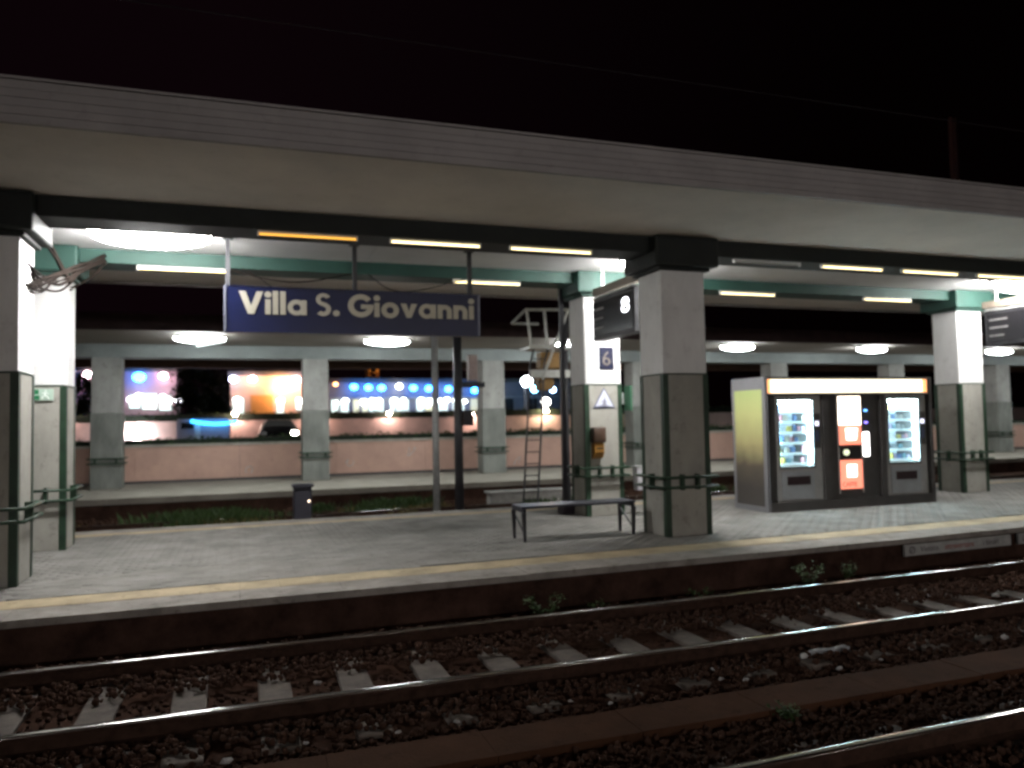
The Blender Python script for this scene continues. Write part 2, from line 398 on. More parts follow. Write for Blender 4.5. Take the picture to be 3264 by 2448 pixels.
# columns
WA, DA = .72, .66
def make_column(label, w_, d_, zdiv, ztop, green_mid):
    t = thing('platform_column', label, 'column', (0,0,0), 'square columns of the lit platform')
    h = w_/2
    obj('upper_shaft', MB().box(-h, 0, zdiv+.012, h, d_, ztop, .015), white_paint, t)
    obj('lower_shaft', MB().box(-h-.004, -.004, 0, h+.004, d_+.004, zdiv, .012), grey_paint, t)
    obj('dividing_band', MB().box(-h-.010, -.010, zdiv-.004, h+.010, d_+.010, zdiv+.016), green_paint, t)
    for sx_ in (-1, 1):
        for yy in (0, d_):
            sy = -1 if yy == 0 else 1; mb = MB(); a, tck = .085, .010
            xo = sx_*(h+.012); yo = yy+sy*.012
            mb.box(min(xo, xo-sx_*a), min(yo, yo-sy*tck), 0, max(xo, xo-sx_*a), max(yo, yo-sy*tck), zdiv-.006)
            mb.box(min(xo, xo-sx_*tck), min(yo-sy*tck, yo-sy*a), 0, max(xo, xo-sx_*tck), max(yo-sy*tck, yo-sy*a), zdiv-.006)
            obj('corner_guard', mb, green_paint, t)
    obj('capital', MB().box(-h-.16, -.17, ztop, h+.16, d_+.17, 4.285, .03), shaded_teal if green_mid else teal_paint, t)
    obj('capital_neck', MB().box(-h-.06, -.07, ztop-.05, h+.06, d_+.07, ztop-.002, .01), shaded_teal if green_mid else teal_paint, t)
    for z in (.70, .84):
        e = .085; pts = [(-h-e, -e, z), (h+e, -e, z), (h+e, d_+e, z), (-h-e, d_+e, z), (-h-e, -e, z)]
        mb = MB()
        for p, q in zip(pts, pts[1:]): mb.tube([p, q], .021, 8)
        obj('bumper_rail', mb, green_paint, t, True)
    for sx_ in (-1, 1):
        for fx in (.35,):
            mb = MB().box(sx_*h*fx-.02, -.09, .66, sx_*h*fx+.02, -.004, .88); obj('rail_bracket', mb, green_paint, t)
        mb = MB().box(min(sx_*(h+.004), sx_*(h+.09)), d_*.5-.02, .66, max(sx_*(h+.004), sx_*(h+.09)), d_*.5+.02, .88); obj('rail_bracket', mb, green_paint, t)
    return t
XC = (-2.64, 6.05, 14.72)
cA = make_column('dark near column at the left picture edge, cables at its top', WA, DA, 2.31, 3.86, True)
cA.location = (XC[0], 9.79, 0)
cA2 = copy_tree(cA, (XC[1]+.02, 9.79, 0), 'large near column with dim front face, right of the bench')
cA3 = copy_tree(cA, (XC[2], 9.79, 0), 'near column just beyond the right picture edge')
cB = make_column('brightly lit white column behind the left edge column, green exit sign on it', .70, .62, 2.29, 3.90, False); cB.location = (XC[0]-.02, 12.45, 0)
copy_tree(cB, (XC[1], 12.45, 0), 'far row column carrying the triangular sign and yellow ticket validator')
copy_tree(cB, (XC[2], 12.45, 0), 'glaring white column right of the vending machines')
copy_tree(cA, (XC[0]-8.66, 9.79, 0), 'near row column outside the frame on the left')
copy_tree(cB, (XC[2]+8.66, 12.45, 0), 'far row column outside the frame on the right')

# ------------------------------------------------------------------ lamps of platform one
def tube_lamp(name, label, x, y, z, length, lit, group, wide=False, loc_cat='lamp', dsc=1.25):
    t = thing(name, label, loc_cat, (x+length/2, y, z), group)
    if wide:
        obj('housing', MB().box(x, y-.13, z-.02, x+length, y+.13, z+.05, .01), plastic_w, t)
        pr = [(-.17, 0), (-.165, -.06), (-.13, -.115), (-.07, -.145), (.07, -.145), (.13, -.115), (.165, -.06), (.17, 0)]
        mb = MB(); vs = []; st = [(length*(.5-.5*math.cos(math.pi*i/9)), max(.12, math.sin(math.pi*i/9))**.8) for i in range(10)]
        for dx, f in st: vs += [(x+dx, y+a*f, z-.021+b*f*dsc) for a, b in pr]
        fs = [tuple(range(8)), tuple(range(79, 71, -1))]
        for i in range(9):
            for k in range(8): fs.append((i*8+k, (i+1)*8+k, (i+1)*8+(k+1)%8, i*8+(k+1)%8))
        mb.add(vs, fs); obj('glare_oval', mb, lit, t, True)  # glowing oval takes the shape of the tube's glare, larger than the fitting
    else:
        obj('housing', MB().box(x-.02, y-.035, z+.022, x+length+.02, y+.035, z+.058), plastic_w, t)
        obj('tube', MB().tube([(x, y, z), (x+length, y, z)], .013, 10), lit, t, True)
        for xx in (x-.012, x+length+.012): obj('end_cap', MB().box(xx-.012, y-.02, z-.02, xx+.012, y+.02, z+.021), plastic_w, t)
    return t
BIGG = 'bright double tube lamps on the platform ceiling'
tube_lamp('ceiling_lamp', 'glaring ceiling lamp at the left, nearest the cables', -1.80, 10.95, 4.21, 1.45, tube_cool, BIGG, True)
tube_lamp('ceiling_lamp', 'bright ceiling lamp half hidden behind the capital of the large near column', 5.75, 11.05, 4.21, 1.45, tube_cool, BIGG, True)
tube_lamp('ceiling_lamp', 'glaring ceiling lamp at the right edge above the white column', 13.75, 11.05, 4.21, 1.45, tube_cool, BIGG, True)
NG = 'slim tubes under the near beam'
off_m = mat('dead_tube_glass', (.35, .34, .3), .3, var=.1)
tube_lamp('tube_lamp', 'amber dying tube under the near beam, first from the left', .23, 9.90, 4.022, 1.17, tube_amber, NG)
tube_lamp('tube_lamp', 'cream tube under the near beam right of the amber one', 1.85, 9.90, 4.022, 1.18, tube_warm, NG)
tube_lamp('tube_lamp', 'cream tube under the near beam next to the large column', 3.48, 9.90, 4.022, 1.18, tube_warm, NG)
tube_lamp('tube_lamp', 'unlit tube under the near beam above the vending kiosk end', 7.05, 9.90, 4.022, 1.18, off_m, NG)
tube_lamp('tube_lamp', 'cream tube under the near beam above the vending kiosk', 8.68, 9.90, 4.022, 1.18, tube_warm, NG)
tube_lamp('tube_lamp', 'cream tube under the near beam, second from the right edge', 10.30, 9.90, 4.022, 1.18, tube_warm, NG)
tube_lamp('tube_lamp', 'cream tube under the near beam running out at the right edge', 11.95, 9.90, 4.022, 1.18, tube_warm, NG)
FG = 'slim tubes under the far beam'
tube_lamp('tube_lamp', 'thin white tube under the far beam over the sign corner at left', -1.40, 12.56, 4.03, 1.2, tube_warm, FG)
tube_lamp('tube_lamp', 'cream tube under the far beam right of the station sign', 3.40, 12.56, 4.03, 1.15, tube_warm, FG)
tube_lamp('tube_lamp', 'cream tube under the far beam left of the vending kiosk header', 8.62, 12.56, 4.03, 1.2, tube_warm, FG)
tube_lamp('tube_lamp', 'cream tube under the far beam next to the right white column', 12.03, 12.56, 4.03, 1.2, tube_warm, FG)

# ------------------------------------------------------------------ station name sign
def disc(c, r, n=28): return [(c[0]+r*math.cos(2*math.pi*k/n), c[1]+r*math.sin(2*math.pi*k/n)) for k in range(n)]
def arc_strip(c, r0, r1, a0, a1, n=28):
    A = np.radians(np.linspace(a0, a1, n)); return [(c[0]+r0*math.cos(a), c[1]+r0*math.sin(a)) for a in A], [(c[0]+r1*math.cos(a), c[1]+r1*math.sin(a)) for a in A]
GL = {}
def rect(x0, y0, x1, y1): return ('p', [(x0,y0),(x1,y0),(x1,y1),(x0,y1)])
GL['V'] = (.92, [('p', [(0,1),(.345,0),(.575,0),(.92,1),(.67,1),(.46,.36),(.25,1)])])
GL['i'] = (.21, [rect(0,0,.21,.66), ('p', disc((.105,.87),.135))])
GL['l'] = (.21, [rect(0,0,.21,1.04)])
GL['o'] = (.74, [('s', (.37,.33), .155, .37, 0, 360)])
GL['a'] = (.74, [('s', (.35,.33), .155, .35, 0, 360), rect(.53,0,.74,.66)])
GL['v'] = (.70, [('p', [(0,.66),(.25,0),(.45,0),(.70,.66),(.46,.66),(.35,.30),(.24,.66)])])
GL['n'] = (.62, [rect(0,0,.21,.66), ('s', (.31,.35), .10, .31, 0, 180), rect(.41,0,.62,.352)])
GL['S'] = (.62, [('s', (.31,.73), .115, .29, 25, 275), ('s', (.30,.29), .12, .31, -140, 95)])
GL['.'] = (.26, [('p', disc((.13,.12),.135))])
GL['G'] = (1.0, [('s', (.52,.5), .30, .53, 38, 352), rect(.52,.36,1.04,.56)])
GL[' '] = (.20, [])
def lettering(body, x, z, y, cap, total, parent):
    tr = .075; adv = sum(GL[c][0]+tr for c in body); sx_ = total/adv/cap; mb = MB(); pen = 0; q = 0
    for c in body:
        for st in GL[c][1]:
            q += 1; yf = y-.006-.0004*(q % 5)
            f0 = lambda a, b: (x+(pen+a)*cap*sx_, yf, z+b*cap); f1 = lambda a, b: (x+(pen+a)*cap*sx_, y-.0005, z+b*cap)
            if st[0] == 'p': mb.prism(st[1], f0, f1)
            else:
                I, O = arc_strip(*st[1:]); n = len(I)
                vs = [f0(*p) for p in I]+[f0(*p) for p in O]+[f1(*p) for p in I]+[f1(*p) for p in O]; fs = []
                for k in range(n-1): fs += [(k, k+1, n+k+1, n+k), (n+k, n+k+1, 3*n+k+1, 3*n+k), (2*n+k, 2*n+k+1, k+1, k)]
                fs += [(0, n, 3*n, 2*n), (n-1, 2*n-1, 4*n-1, 3*n-1)]
                mb.add(vs, fs)
        pen += GL[c][0]+tr
    return obj('lettering', mb, cream_m, parent)
ss = thing('station_sign', 'long blue sign reading Villa S. Giovanni hung from the canopy', 'sign', (1.6, 11.2, 2.96))
sx0, sx1, sy0, sy1, sz0, sz1 = -.20, 3.42, 11.20, 11.36, 2.965, 3.60
obj('board', MB().box(sx0+.03, sy0, sz0+.012, sx1-.03, sy1, sz1-.012), blue_sign, ss)
for xx in (sx0, sx1-.03): obj('end_frame', MB().box(xx, sy0-.012, sz0, xx+.03, sy1+.012, sz1, .004), sign_edge, ss)
for zz in (sz0, sz1-.012): obj('edge_trim', MB().box(sx0+.031, sy0-.006, zz, sx1-.031, sy1+.006, zz+.0115), blue_sign, ss)
lettering('Villa S. Giovanni', -.01, 3.218, sy0, .312, 3.36, ss)
for xx in (-.15, 1.57, 3.29):
    hg = obj('hanger', MB().box(xx-.03, 11.25, sz1, xx+.03, 11.31, 4.268), dark_steel, ss)
    obj('hanger_plate', MB().box(xx-.07, 11.21, 4.255, xx+.07, 11.35, 4.268), dark_steel, hg)

# ------------------------------------------------------------------ cables
def cable(label, pts, r, group):
    P = [Vector(p) for p in pts]; out = []
    n = len(P)
    for i in range(n-1):
        p0, p1, p2, p3 = P[max(i-1, 0)], P[i], P[i+1], P[min(i+2, n-1)]
        for k in range(8):
            t = k/8; out.append(.5*((2*p1)+(-p0+p2)*t+(2*p0-5*p1+4*p2-p3)*t*t+(-p0+3*p1-3*p2+p3)*t**3))
    out.append(P[-1]); o = obj('cable', MB().tube(out, r, 6), cable_m, None, True); tag(o, label, 'cable', group); return o
CG = 'loose cables between the left columns and the beam'
for i in range(9):
    j = lambda s: random.uniform(-s, s)
    cable('slack grey cable of the bundle sagging between the left columns', [(-2.27, 10.2+j(.15), 3.42+j(.18)), (-2.24, 10.6+j(.1), 3.44+j(.12)), (-2.16, 11.2+j(.1), 3.58+j(.12)), (-2.0, 11.8+j(.08), 3.84+j(.12)), (-1.84+j(.03), 12.43, 4.12+j(.09))], random.uniform(.010, .024), CG)
for i in range(4):
    j = lambda s: random.uniform(-s, s)
    cable('cable dropping from the left capital to the bundle', [(-2.22, 10.2+j(.1), 4.10+j(.1)), (-2.20, 10.7, 3.98+j(.08)), (-2.15, 11.2, 3.75+j(.06)), (-2.10, 11.5, 3.62+j(.05))], random.uniform(.014, .026), CG)
for i in range(3):
    j = lambda s: random.uniform(-s, s)
    cable('thin cable running from the beam end down to the bright left column', [(-1.80, 12.42, 4.08+j(.05)), (-2.0, 12.43, 3.86+j(.03)), (-2.27, 12.43, 3.66+j(.04))], .009, CG)
SG = 'thin cables swagged under the far beam above the sign'
cable('long sagging cable under the far beam above the left half of the sign', [(-.2, 12.2, 4.03), (.3, 12.2, 3.90), (.9, 12.2, 3.86), (1.65, 12.2, 4.02)], .010, SG)
cable('thin cable slanting down behind the sign from the first hanger', [(.05, 12.2, 4.03), (.35, 12.2, 3.85), (.6, 12.2, 3.66)], .007, SG)
cable('sagging cable under the far beam above the right half of the sign', [(1.9, 12.2, 4.03), (2.25, 12.2, 3.80), (2.7, 12.2, 3.80), (3.5, 12.2, 4.02)], .008, SG)
cond = thing('conduit_pipe', 'short brown conduit with clamps on the bright left column', 'pipe', (-2.76, 12.44, 3.2))
obj('pipe', MB().tube([(-2.84, 12.41, 3.05), (-2.84, 12.41, 3.62)], .03, 8), mat('brown_conduit', (.22, .15, .07), .6, var=.3), cond, True)
for z in (3.08, 3.17, 3.35): obj('clamp', MB().box(-2.90, 12.375, z-.014, -2.78, 12.448, z+.014), dark_steel, cond)

# ------------------------------------------------------------------ things on the columns
ex = thing('exit_sign', 'small green and white exit sign on the bright left column', 'sign', (-2.62, 12.43, 2.1))
obj('plate', MB().box(-2.80, 12.418, 2.09, -2.46, 12.432, 2.255, .003), mat('pale_green_plate', (.42, .55, .46), .5, var=.1), ex)
obj('green_field', MB().box(-2.79, 12.415, 2.178, -2.64, 12.4175, 2.243).box(-2.79, 12.415, 2.102, -2.63, 12.4175, 2.162), mat('exit_green', (.01, .16, .06), .5, var=.1), ex)
mb = MB().ball((-2.555, 12.414, 2.228), .013, 8, 6, (1,.2,1)); mb.tube([(-2.56, 12.414, 2.205), (-2.565, 12.414, 2.165), (-2.60, 12.414, 2.135), (-2.595, 12.414, 2.105)], .009, 5); mb.tube([(-2.565, 12.414, 2.165), (-2.53, 12.414, 2.14), (-2.515, 12.414, 2.108)], .009, 5); mb.tube([(-2.60, 12.414, 2.19), (-2.56, 12.414, 2.20), (-2.52, 12.414, 2.18)], .007, 5)
obj('running_figure', mb, mat('exit_white', (.75, .8, .76), .5, var=.05), ex)

ws = thing('triangle_sign', 'white triangular warning sign with blue border on the far column', 'sign', (6.05, 12.43, 1.9))
def tri(cx, cz, r): return [(cx-r, cz-r*.58), (cx+r, cz-r*.58), (cx, cz+r*1.13)]
obj('border', MB().prism(tri(6.055, 2.01, .205), lambda a, b: (a, 12.428, b), lambda a, b: (a, 12.442, b)), mat('sign_border_blue', (.05, .06, .16), .5, var=.1), ws)
obj('plate', MB().prism(tri(6.055, 2.012, .178), lambda a, b: (a, 12.4245, b), lambda a, b: (a, 12.4278, b)), mat('white_triangle', (.62, .64, .74), .5, var=.1), ws)
mb = MB().ball((6.065, 12.423, 2.055), .018, 8, 6, (1,.2,1)); mb.tube([(6.06, 12.423, 2.03), (6.05, 12.423, 1.98), (6.02, 12.423, 1.925)], .012, 5); mb.tube([(6.05, 12.423, 1.98), (6.085, 12.423, 1.93)], .012, 5); mb.tube([(6.0, 12.423, 2.0), (6.06, 12.423, 2.02), (6.10, 12.423, 1.99)], .009, 5); mb.tube([(5.96, 12.423, 1.917), (6.15, 12.423, 1.917)], .006, 4)
obj('pictogram', mb, mat('faded_pictogram', (.25, .26, .36), .5, var=.1), ws)

pn = thing('number_plate', 'dark blue track number plate on the far column', 'sign', (6.14, 12.44, 2.57))
obj('plate', MB().box(5.99, 12.425, 2.57, 6.26, 12.449, 2.96, .004), mat('dark_blue_plate', (.003, .005, .028), .45, var=.2), pn)
text_obj('number', '6', .36, (6.025, 12.422, 2.635), (1,0,0), (0,0,1), .001, mat('tarnished_cream', (.14, .12, .10), .6, var=.3, scale=12), pn)

tv = thing('ticket_validator', 'yellow ticket validating machine with brown hood on the far column', 'ticket machine', (5.87, 12.4, .98))
obj('body', MB().prism([(12.448, 1.0), (12.36, 1.03), (12.31, 1.12), (12.31, 1.28), (12.448, 1.28)], lambda a, b: (5.80, a, b), lambda a, b: (5.98, a, b)), mat('validator_yellow', (.34, .16, .025), .45, var=.2), tv)
obj('hood', MB().box(5.775, 12.275, 1.285, 6.01, 12.447, 1.55, .02), mat('validator_brown', (.055, .03, .018), .5, var=.3), tv, True)
obj('slot', MB().box(5.83, 12.305, 1.17, 5.95, 12.3095, 1.20), void_m, tv)
fs_ = thing('flag_sign', 'narrow green flag sign seen edge on beside the far column', 'sign', (6.46, 12.5, 1.82))
obj('plate', MB().box(6.45, 12.18, 1.83, 6.475, 12.44, 2.27, .004), mat('flag_green', (.05, .16, .09), .5, var=.2), fs_)
obj('bracket', MB().box(6.405, 12.445, 1.95, 6.48, 12.50, 2.15), galv, fs_)
wb = thing('litter_box', 'small white litter box hung on the rail right of the far column', 'litter bin', (6.62, 12.4, .42))
mb = MB(); mb.prism([(6.54, .83), (6.72, .83), (6.70, .44), (6.56, .44)], lambda a, b: (a, 12.20, b), lambda a, b: (a, 12.355, b)); obj('bin', mb, mat('litter_box_white', (.50, .49, .52), .6, var=.2), wb)
obj('rim', MB().box(6.53, 12.19, .831, 6.73, 12.363, .86, .005), galv, wb)

# information displays across the platform
def display(label, x, y0, y1, digit, beam=True):
    t = thing('information_display', label, 'display', (x, (y0+y1)/2, 3.0), 'hanging departure displays')
    obj('casing', MB().box(x, y0, 3.02, x+.22, y1, 3.72, .012), dark_steel, t)
    obj('screen', MB().box(x-.006, y0+.05, 3.09, x-.001, y1-.05, 3.66), mat('display_black', (.015, .014, .016), .2, var=.1), t)
    obj('top_frame', MB().box(x-.03, y0, 3.722, x+.24, y1, 3.75), galv, t)
    for z in (3.20, 3.36, 3.52):
        obj('text_row', MB().box(x-.010, y1-.42+random.uniform(-.1, .02), z, x-.0065, y1-.10, z+.035), mat('display_text', (.26, .25, .24), .5, var=.4, scale=30), t)
    text_obj('track_digit', digit, .34, (x-.009, y0+.42, 3.36), (0,-1.7,0), (0,0,1), .001, emat('digit_light', (.92, .93, 1), 6.0), t)
    obj('hanging_beam', MB().box(x+.04, y0-.1, 3.80, x+.16, y1+.08, 3.93), mat('brown_beam', (.16, .13, .10), .6, var=.2), t)
    for yy in (y0+.2, y1-.2): obj('drop_rod', MB().box(x+.08, yy-.015, 3.7505, x+.12, yy+.015, 4.266), galv, t)
    return t
display('dark departure display beside the large near column, showing a bright digit', 5.72, 10.62, 12.10, '8')
display('dark departure display cut off by the right picture edge', 14.32, 10.35, 11.75, '8')

# ------------------------------------------------------------------ bench
bn = thing('bench', 'backless dark metal bench on the platform left of the large column', 'bench', (4.55, 10.45, 0))
bt = mat('bench_dark_blue', (.028, .03, .045), .35, var=.2)
for k in range(4):
    y = 10.27+k*.115; obj('slat', MB().box(3.70, y, .455, 5.47, y+.095, .49, .008), bt, bn)
for xx in (3.72, 5.41):
    lg = obj('leg_frame', MB().box(xx, 10.26, .405, xx+.04, 10.73, .454), black_steel, bn)
    for yy in (10.26, 10.69):
        mb = MB(); s = 1 if xx < 4 else -1
        mb.prism([(xx-.02*(s > 0), .404), (xx+.04+.02*(s < 0), .404), (xx+.035, 0), (xx+.005, 0)], lambda a, b: (a, yy, b), lambda a, b: (a, yy+.045, b)); obj('leg', mb, black_steel, bn)
    mb = MB().tube([(xx+.02, 10.29, .10), (xx+.02, 10.70, .36)], .012, 6); obj('leg_brace', mb, black_steel, bn)

# ------------------------------------------------------------------ vending kiosk
vx0, vx1, vy, vd, vh = 8.69, 12.50, 11.45, 1.05, 2.38
vk = thing('vending_kiosk', 'dark kiosk with lit header housing three vending machines', 'kiosk', (10.5, 11.9, 0))
pts = [(vx0, vy), (vx0+.05, vy), (vx0+.05, vy+vd), (vx0+.06, vy+vd), (vx0+.20, vy+vd+.05), (vx0+.06, vy+vd+.02), (vx0+.01, vy+vd-.06), (vx0, vy+vd-.12)]
side = [(vx0, vy), (vx0+.06, vy), (vx0+.06, vy+vd-.14)]+[(vx0+.20-.14*math.cos(a), vy+vd-.14+.14*math.sin(a)) for a in np.linspace(0, math.pi/2, 6)]+[(vx0+.20, vy+vd+.06)]+[(vx0+.20-.20*math.cos(a), vy+vd-.14+.20*math.sin(a)) for a in np.linspace(math.pi/2, 0, 6)]
obj('side_panel', MB().prism(side, lambda a, b: (a, b, .0), lambda a, b: (a, b, vh)), mat('kiosk_grey_shell', (.17, .17, .18), .4, var=.12), vk)
obj('side_panel', MB().box(vx1-.06, vy, 0, vx1, vy+vd, vh), vend_m, vk)
def poster():
    M = bpy.data.materials.new('poster_print'); M.use_nodes = True; n = M.node_tree.nodes; l = M.node_tree.links; b = n['Principled BSDF']; b.inputs['Roughness'].default_value = .22
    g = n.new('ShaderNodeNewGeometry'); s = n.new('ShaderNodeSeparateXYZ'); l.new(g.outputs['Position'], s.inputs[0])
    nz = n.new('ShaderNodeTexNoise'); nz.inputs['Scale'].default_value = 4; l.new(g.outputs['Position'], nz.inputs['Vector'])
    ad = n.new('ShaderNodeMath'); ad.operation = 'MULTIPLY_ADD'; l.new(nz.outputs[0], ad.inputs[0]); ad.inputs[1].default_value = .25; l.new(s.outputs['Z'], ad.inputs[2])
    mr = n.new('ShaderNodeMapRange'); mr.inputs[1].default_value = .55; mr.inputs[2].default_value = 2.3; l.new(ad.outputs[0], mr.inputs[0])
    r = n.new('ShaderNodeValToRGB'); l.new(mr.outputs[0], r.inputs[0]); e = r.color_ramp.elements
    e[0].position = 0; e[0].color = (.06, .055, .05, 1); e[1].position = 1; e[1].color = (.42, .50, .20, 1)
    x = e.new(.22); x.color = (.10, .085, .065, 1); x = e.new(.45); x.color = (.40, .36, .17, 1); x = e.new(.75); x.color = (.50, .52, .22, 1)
    l.new(r.outputs[0], b.inputs['Base Color']); return M
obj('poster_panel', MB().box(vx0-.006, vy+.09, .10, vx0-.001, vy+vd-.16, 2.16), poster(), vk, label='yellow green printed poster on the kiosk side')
obj('back_panel', MB().box(vx0+.21, vy+vd-.02, 0, vx1-.061, vy+vd+.02, vh-.041), vend_m, vk)
obj('roof_panel', MB().box(vx0+.061, vy+.001, vh-.04, vx1-.061, vy+vd-.021, vh-.001), vend_m, vk)
obj('plinth', MB().box(vx0+.062, vy+.01, 0, vx1-.062, vy+vd-.03, .17), vend_m, vk)
obj('header_box', MB().box(vx0+.062, vy+.03, 2.06, vx1-.062, vy+.25, vh-.042), vend_m, vk)
obj('lit_header', MB().box(vx0+.12, vy-.002, 2.09, vx1-.22, vy+.029, 2.335), emat('header_light', (1.0, .88, .64), 1.7), vk, label='glowing cream header light box')
orange = emat('header_orange', (1.0, .42, .16), 1.5)
obj('header_end', MB().box(vx0+.065, vy-.002, 2.09, vx0+.119, vy+.029, 2.335), orange, vk); obj('header_end', MB().box(vx1-.219, vy-.002, 2.09, vx1-.12, vy+.029, 2.335), orange, vk)
obj('header_rail', MB().box(vx0+.062, vy-.01, 2.345, vx1-.062, vy+.028, 2.357).box(vx0+.062, vy-.01, 2.05, vx1-.062, vy+.028, 2.083), vend_m, vk)
for xx in (9.985, 11.30): obj('mullion', MB().box(xx-.06, vy+.005, .171, xx+.06, vy+.06, 2.049), vend_m, vk)

vglass = glass('vending_glass')
shelf_w = mat('vending_shelf', (.62, .66, .70), .4, var=.1); inner_w = mat('vending_interior', (.66, .76, .84), .6, var=.08)
led = emat('vending_led', (.80, .95, 1.0), 150.0)
PACK = [(.75,.74,.70),(.20,.32,.62),(.66,.56,.16),(.66,.72,.76),(.50,.24,.28),(.28,.52,.62),(.74,.72,.62),(.48,.42,.60)]
PACKN = ['white','blue','yellow','silver','red','teal','cream','violet']
ORD = ['top','second','third','fourth','fifth','lowest']
def snack_machine(label, x0, short, seed):
    R = random.Random(seed); y = vy+.04; x1 = x0+.98
    t = thing('vending_machine', label, 'vending machine', (x0+.5, y, .171))
    wx0, wx1, wz0, wz1 = x0+.07, x0+.80, .78, 1.96
    mb = MB().box(x0, y, .172, wx0, y+.70, 2.045).box(wx1, y, .172, x1, y+.70, 2.045).box(wx0, y, .172, wx1, y+.70, wz0).box(wx0, y, wz1, wx1, y+.70, 2.045)
    obj('cabinet', mb, vend_g, t)
    obj('interior', MB().box(wx0+.001, y+.55, wz0+.001, wx1-.001, y+.58, wz1-.001), inner_w, t)
    obj('light_strip', MB().box(wx0+.02, y+.05, wz1-.05, wx1-.02, y+.10, wz1-.015), led, t)
    for xa in (wx0+.004, wx1-.034): obj('side_light', MB().box(xa, y+.055, wz0+.05, xa+.03, y+.085, wz1-.06), emat('vending_side_led', (.62, .88, 1.0), 80.0), t)
    obj('glass_pane', MB().box(wx0+.001, y+.010, wz0+.001, wx1-.001, y+.018, wz1-.001), vglass, t)
    obj('door_trim', MB().box(wx0-.02, y-.012, wz1, wx1+.02, y-.001, wz1+.025).box(wx0-.02, y-.012, wz0-.025, wx1+.02, y-.001, wz0).box(wx0-.02, y-.012, wz0, wx0, y-.001, wz1).box(wx1, y-.012, wz0, wx1+.02, y-.001, wz1), vend_m, t)
    n = 6; zs = [wz1-.19-k*.187 for k in range(n)]
    for k, z in enumerate(zs):
        sh = obj('shelf', MB().box(wx0+.01, y+.10, z-.02, wx1-.04, y+.54, z), shelf_w, t)
        obj('price_rail', MB().box(wx0+.01, y+.085, z-.035, wx1-.04, y+.099, z+.008), emat('price_rail_light', (.8, .95, 1), .7), sh)
        xx = wx0+.03
        while xx < wx1-.12:
            wdt = R.choice((.07, .09, .11)); h_ = R.uniform(.07, .125); ci = R.randrange(8)
            if R.random() < .72:
                p = MB(); cx = xx+wdt/2; a = wdt*.46
                p.prism([(cx-a, z+.002), (cx+a, z+.002), (cx+a*.9, z+.02), (cx+a, z+h_*.5), (cx+a*.86, z+h_-.01), (cx+a*.95, z+h_), (cx-a*.95, z+h_), (cx-a*.86, z+h_-.01), (cx-a, z+h_*.5), (cx-a*.9, z+.02)], lambda u, v: (u, y+.125, v), lambda u, v: (u, y+.17, v))
                o = obj('snack_pack', p, mat('pack_'+PACKN[ci], PACK[ci], .35, var=.35, scale=35), None)
                tag(o, f'small {PACKN[ci]} snack packet on the {ORD[k]} shelf of the {short} vending machine', 'snack packet', f'snack packets in the {short} vending machine')
            else:
                mb = MB(); mb.tube([(xx+wdt/2+.03*math.cos(a), y+.12+.012*a, z+.045+.035*math.sin(a)) for a in np.linspace(0, 12*math.pi, 60)], .0035, 4)
                obj('spiral', mb, galv, sh)
            xx += wdt+.012
    obj('payment_panel', MB().box(wx1+.025, y-.008, 1.10, x1-.02, y-.001, 1.72), vend_m, t)
    obj('payment_screen', MB().box(wx1+.04, y-.013, 1.50, x1-.055, y-.0085, 1.58), emat('payment_glow', (.80, .78, 1.0), 1.6), t)
    kp = obj('keypad', MB().box(wx1+.05, y-.012, 1.22, x1-.06, y-.0085, 1.42), mat('keypad_blue', (.06, .07, .13), .5, var=.2), t)
    obj('lower_panel', MB().box(wx0+.02, y-.012, .21, wx1-.01, y-.001, .70), mat('vending_lower_panel', (.27, .28, .29), .5, var=.15), t)
    fl = obj('dispensing_slot', MB().box(wx0+.13, y-.017, .46, wx1-.10, y-.0125, .61), mat('slot_dark_red', (.02, .008, .01), .4, var=.2), t)
    return t
snack_machine('left vending machine with lit glass front full of snacks', 8.925, 'left', 3)
snack_machine('right vending machine with lit glass front, beside the white column', 11.385, 'right', 8)
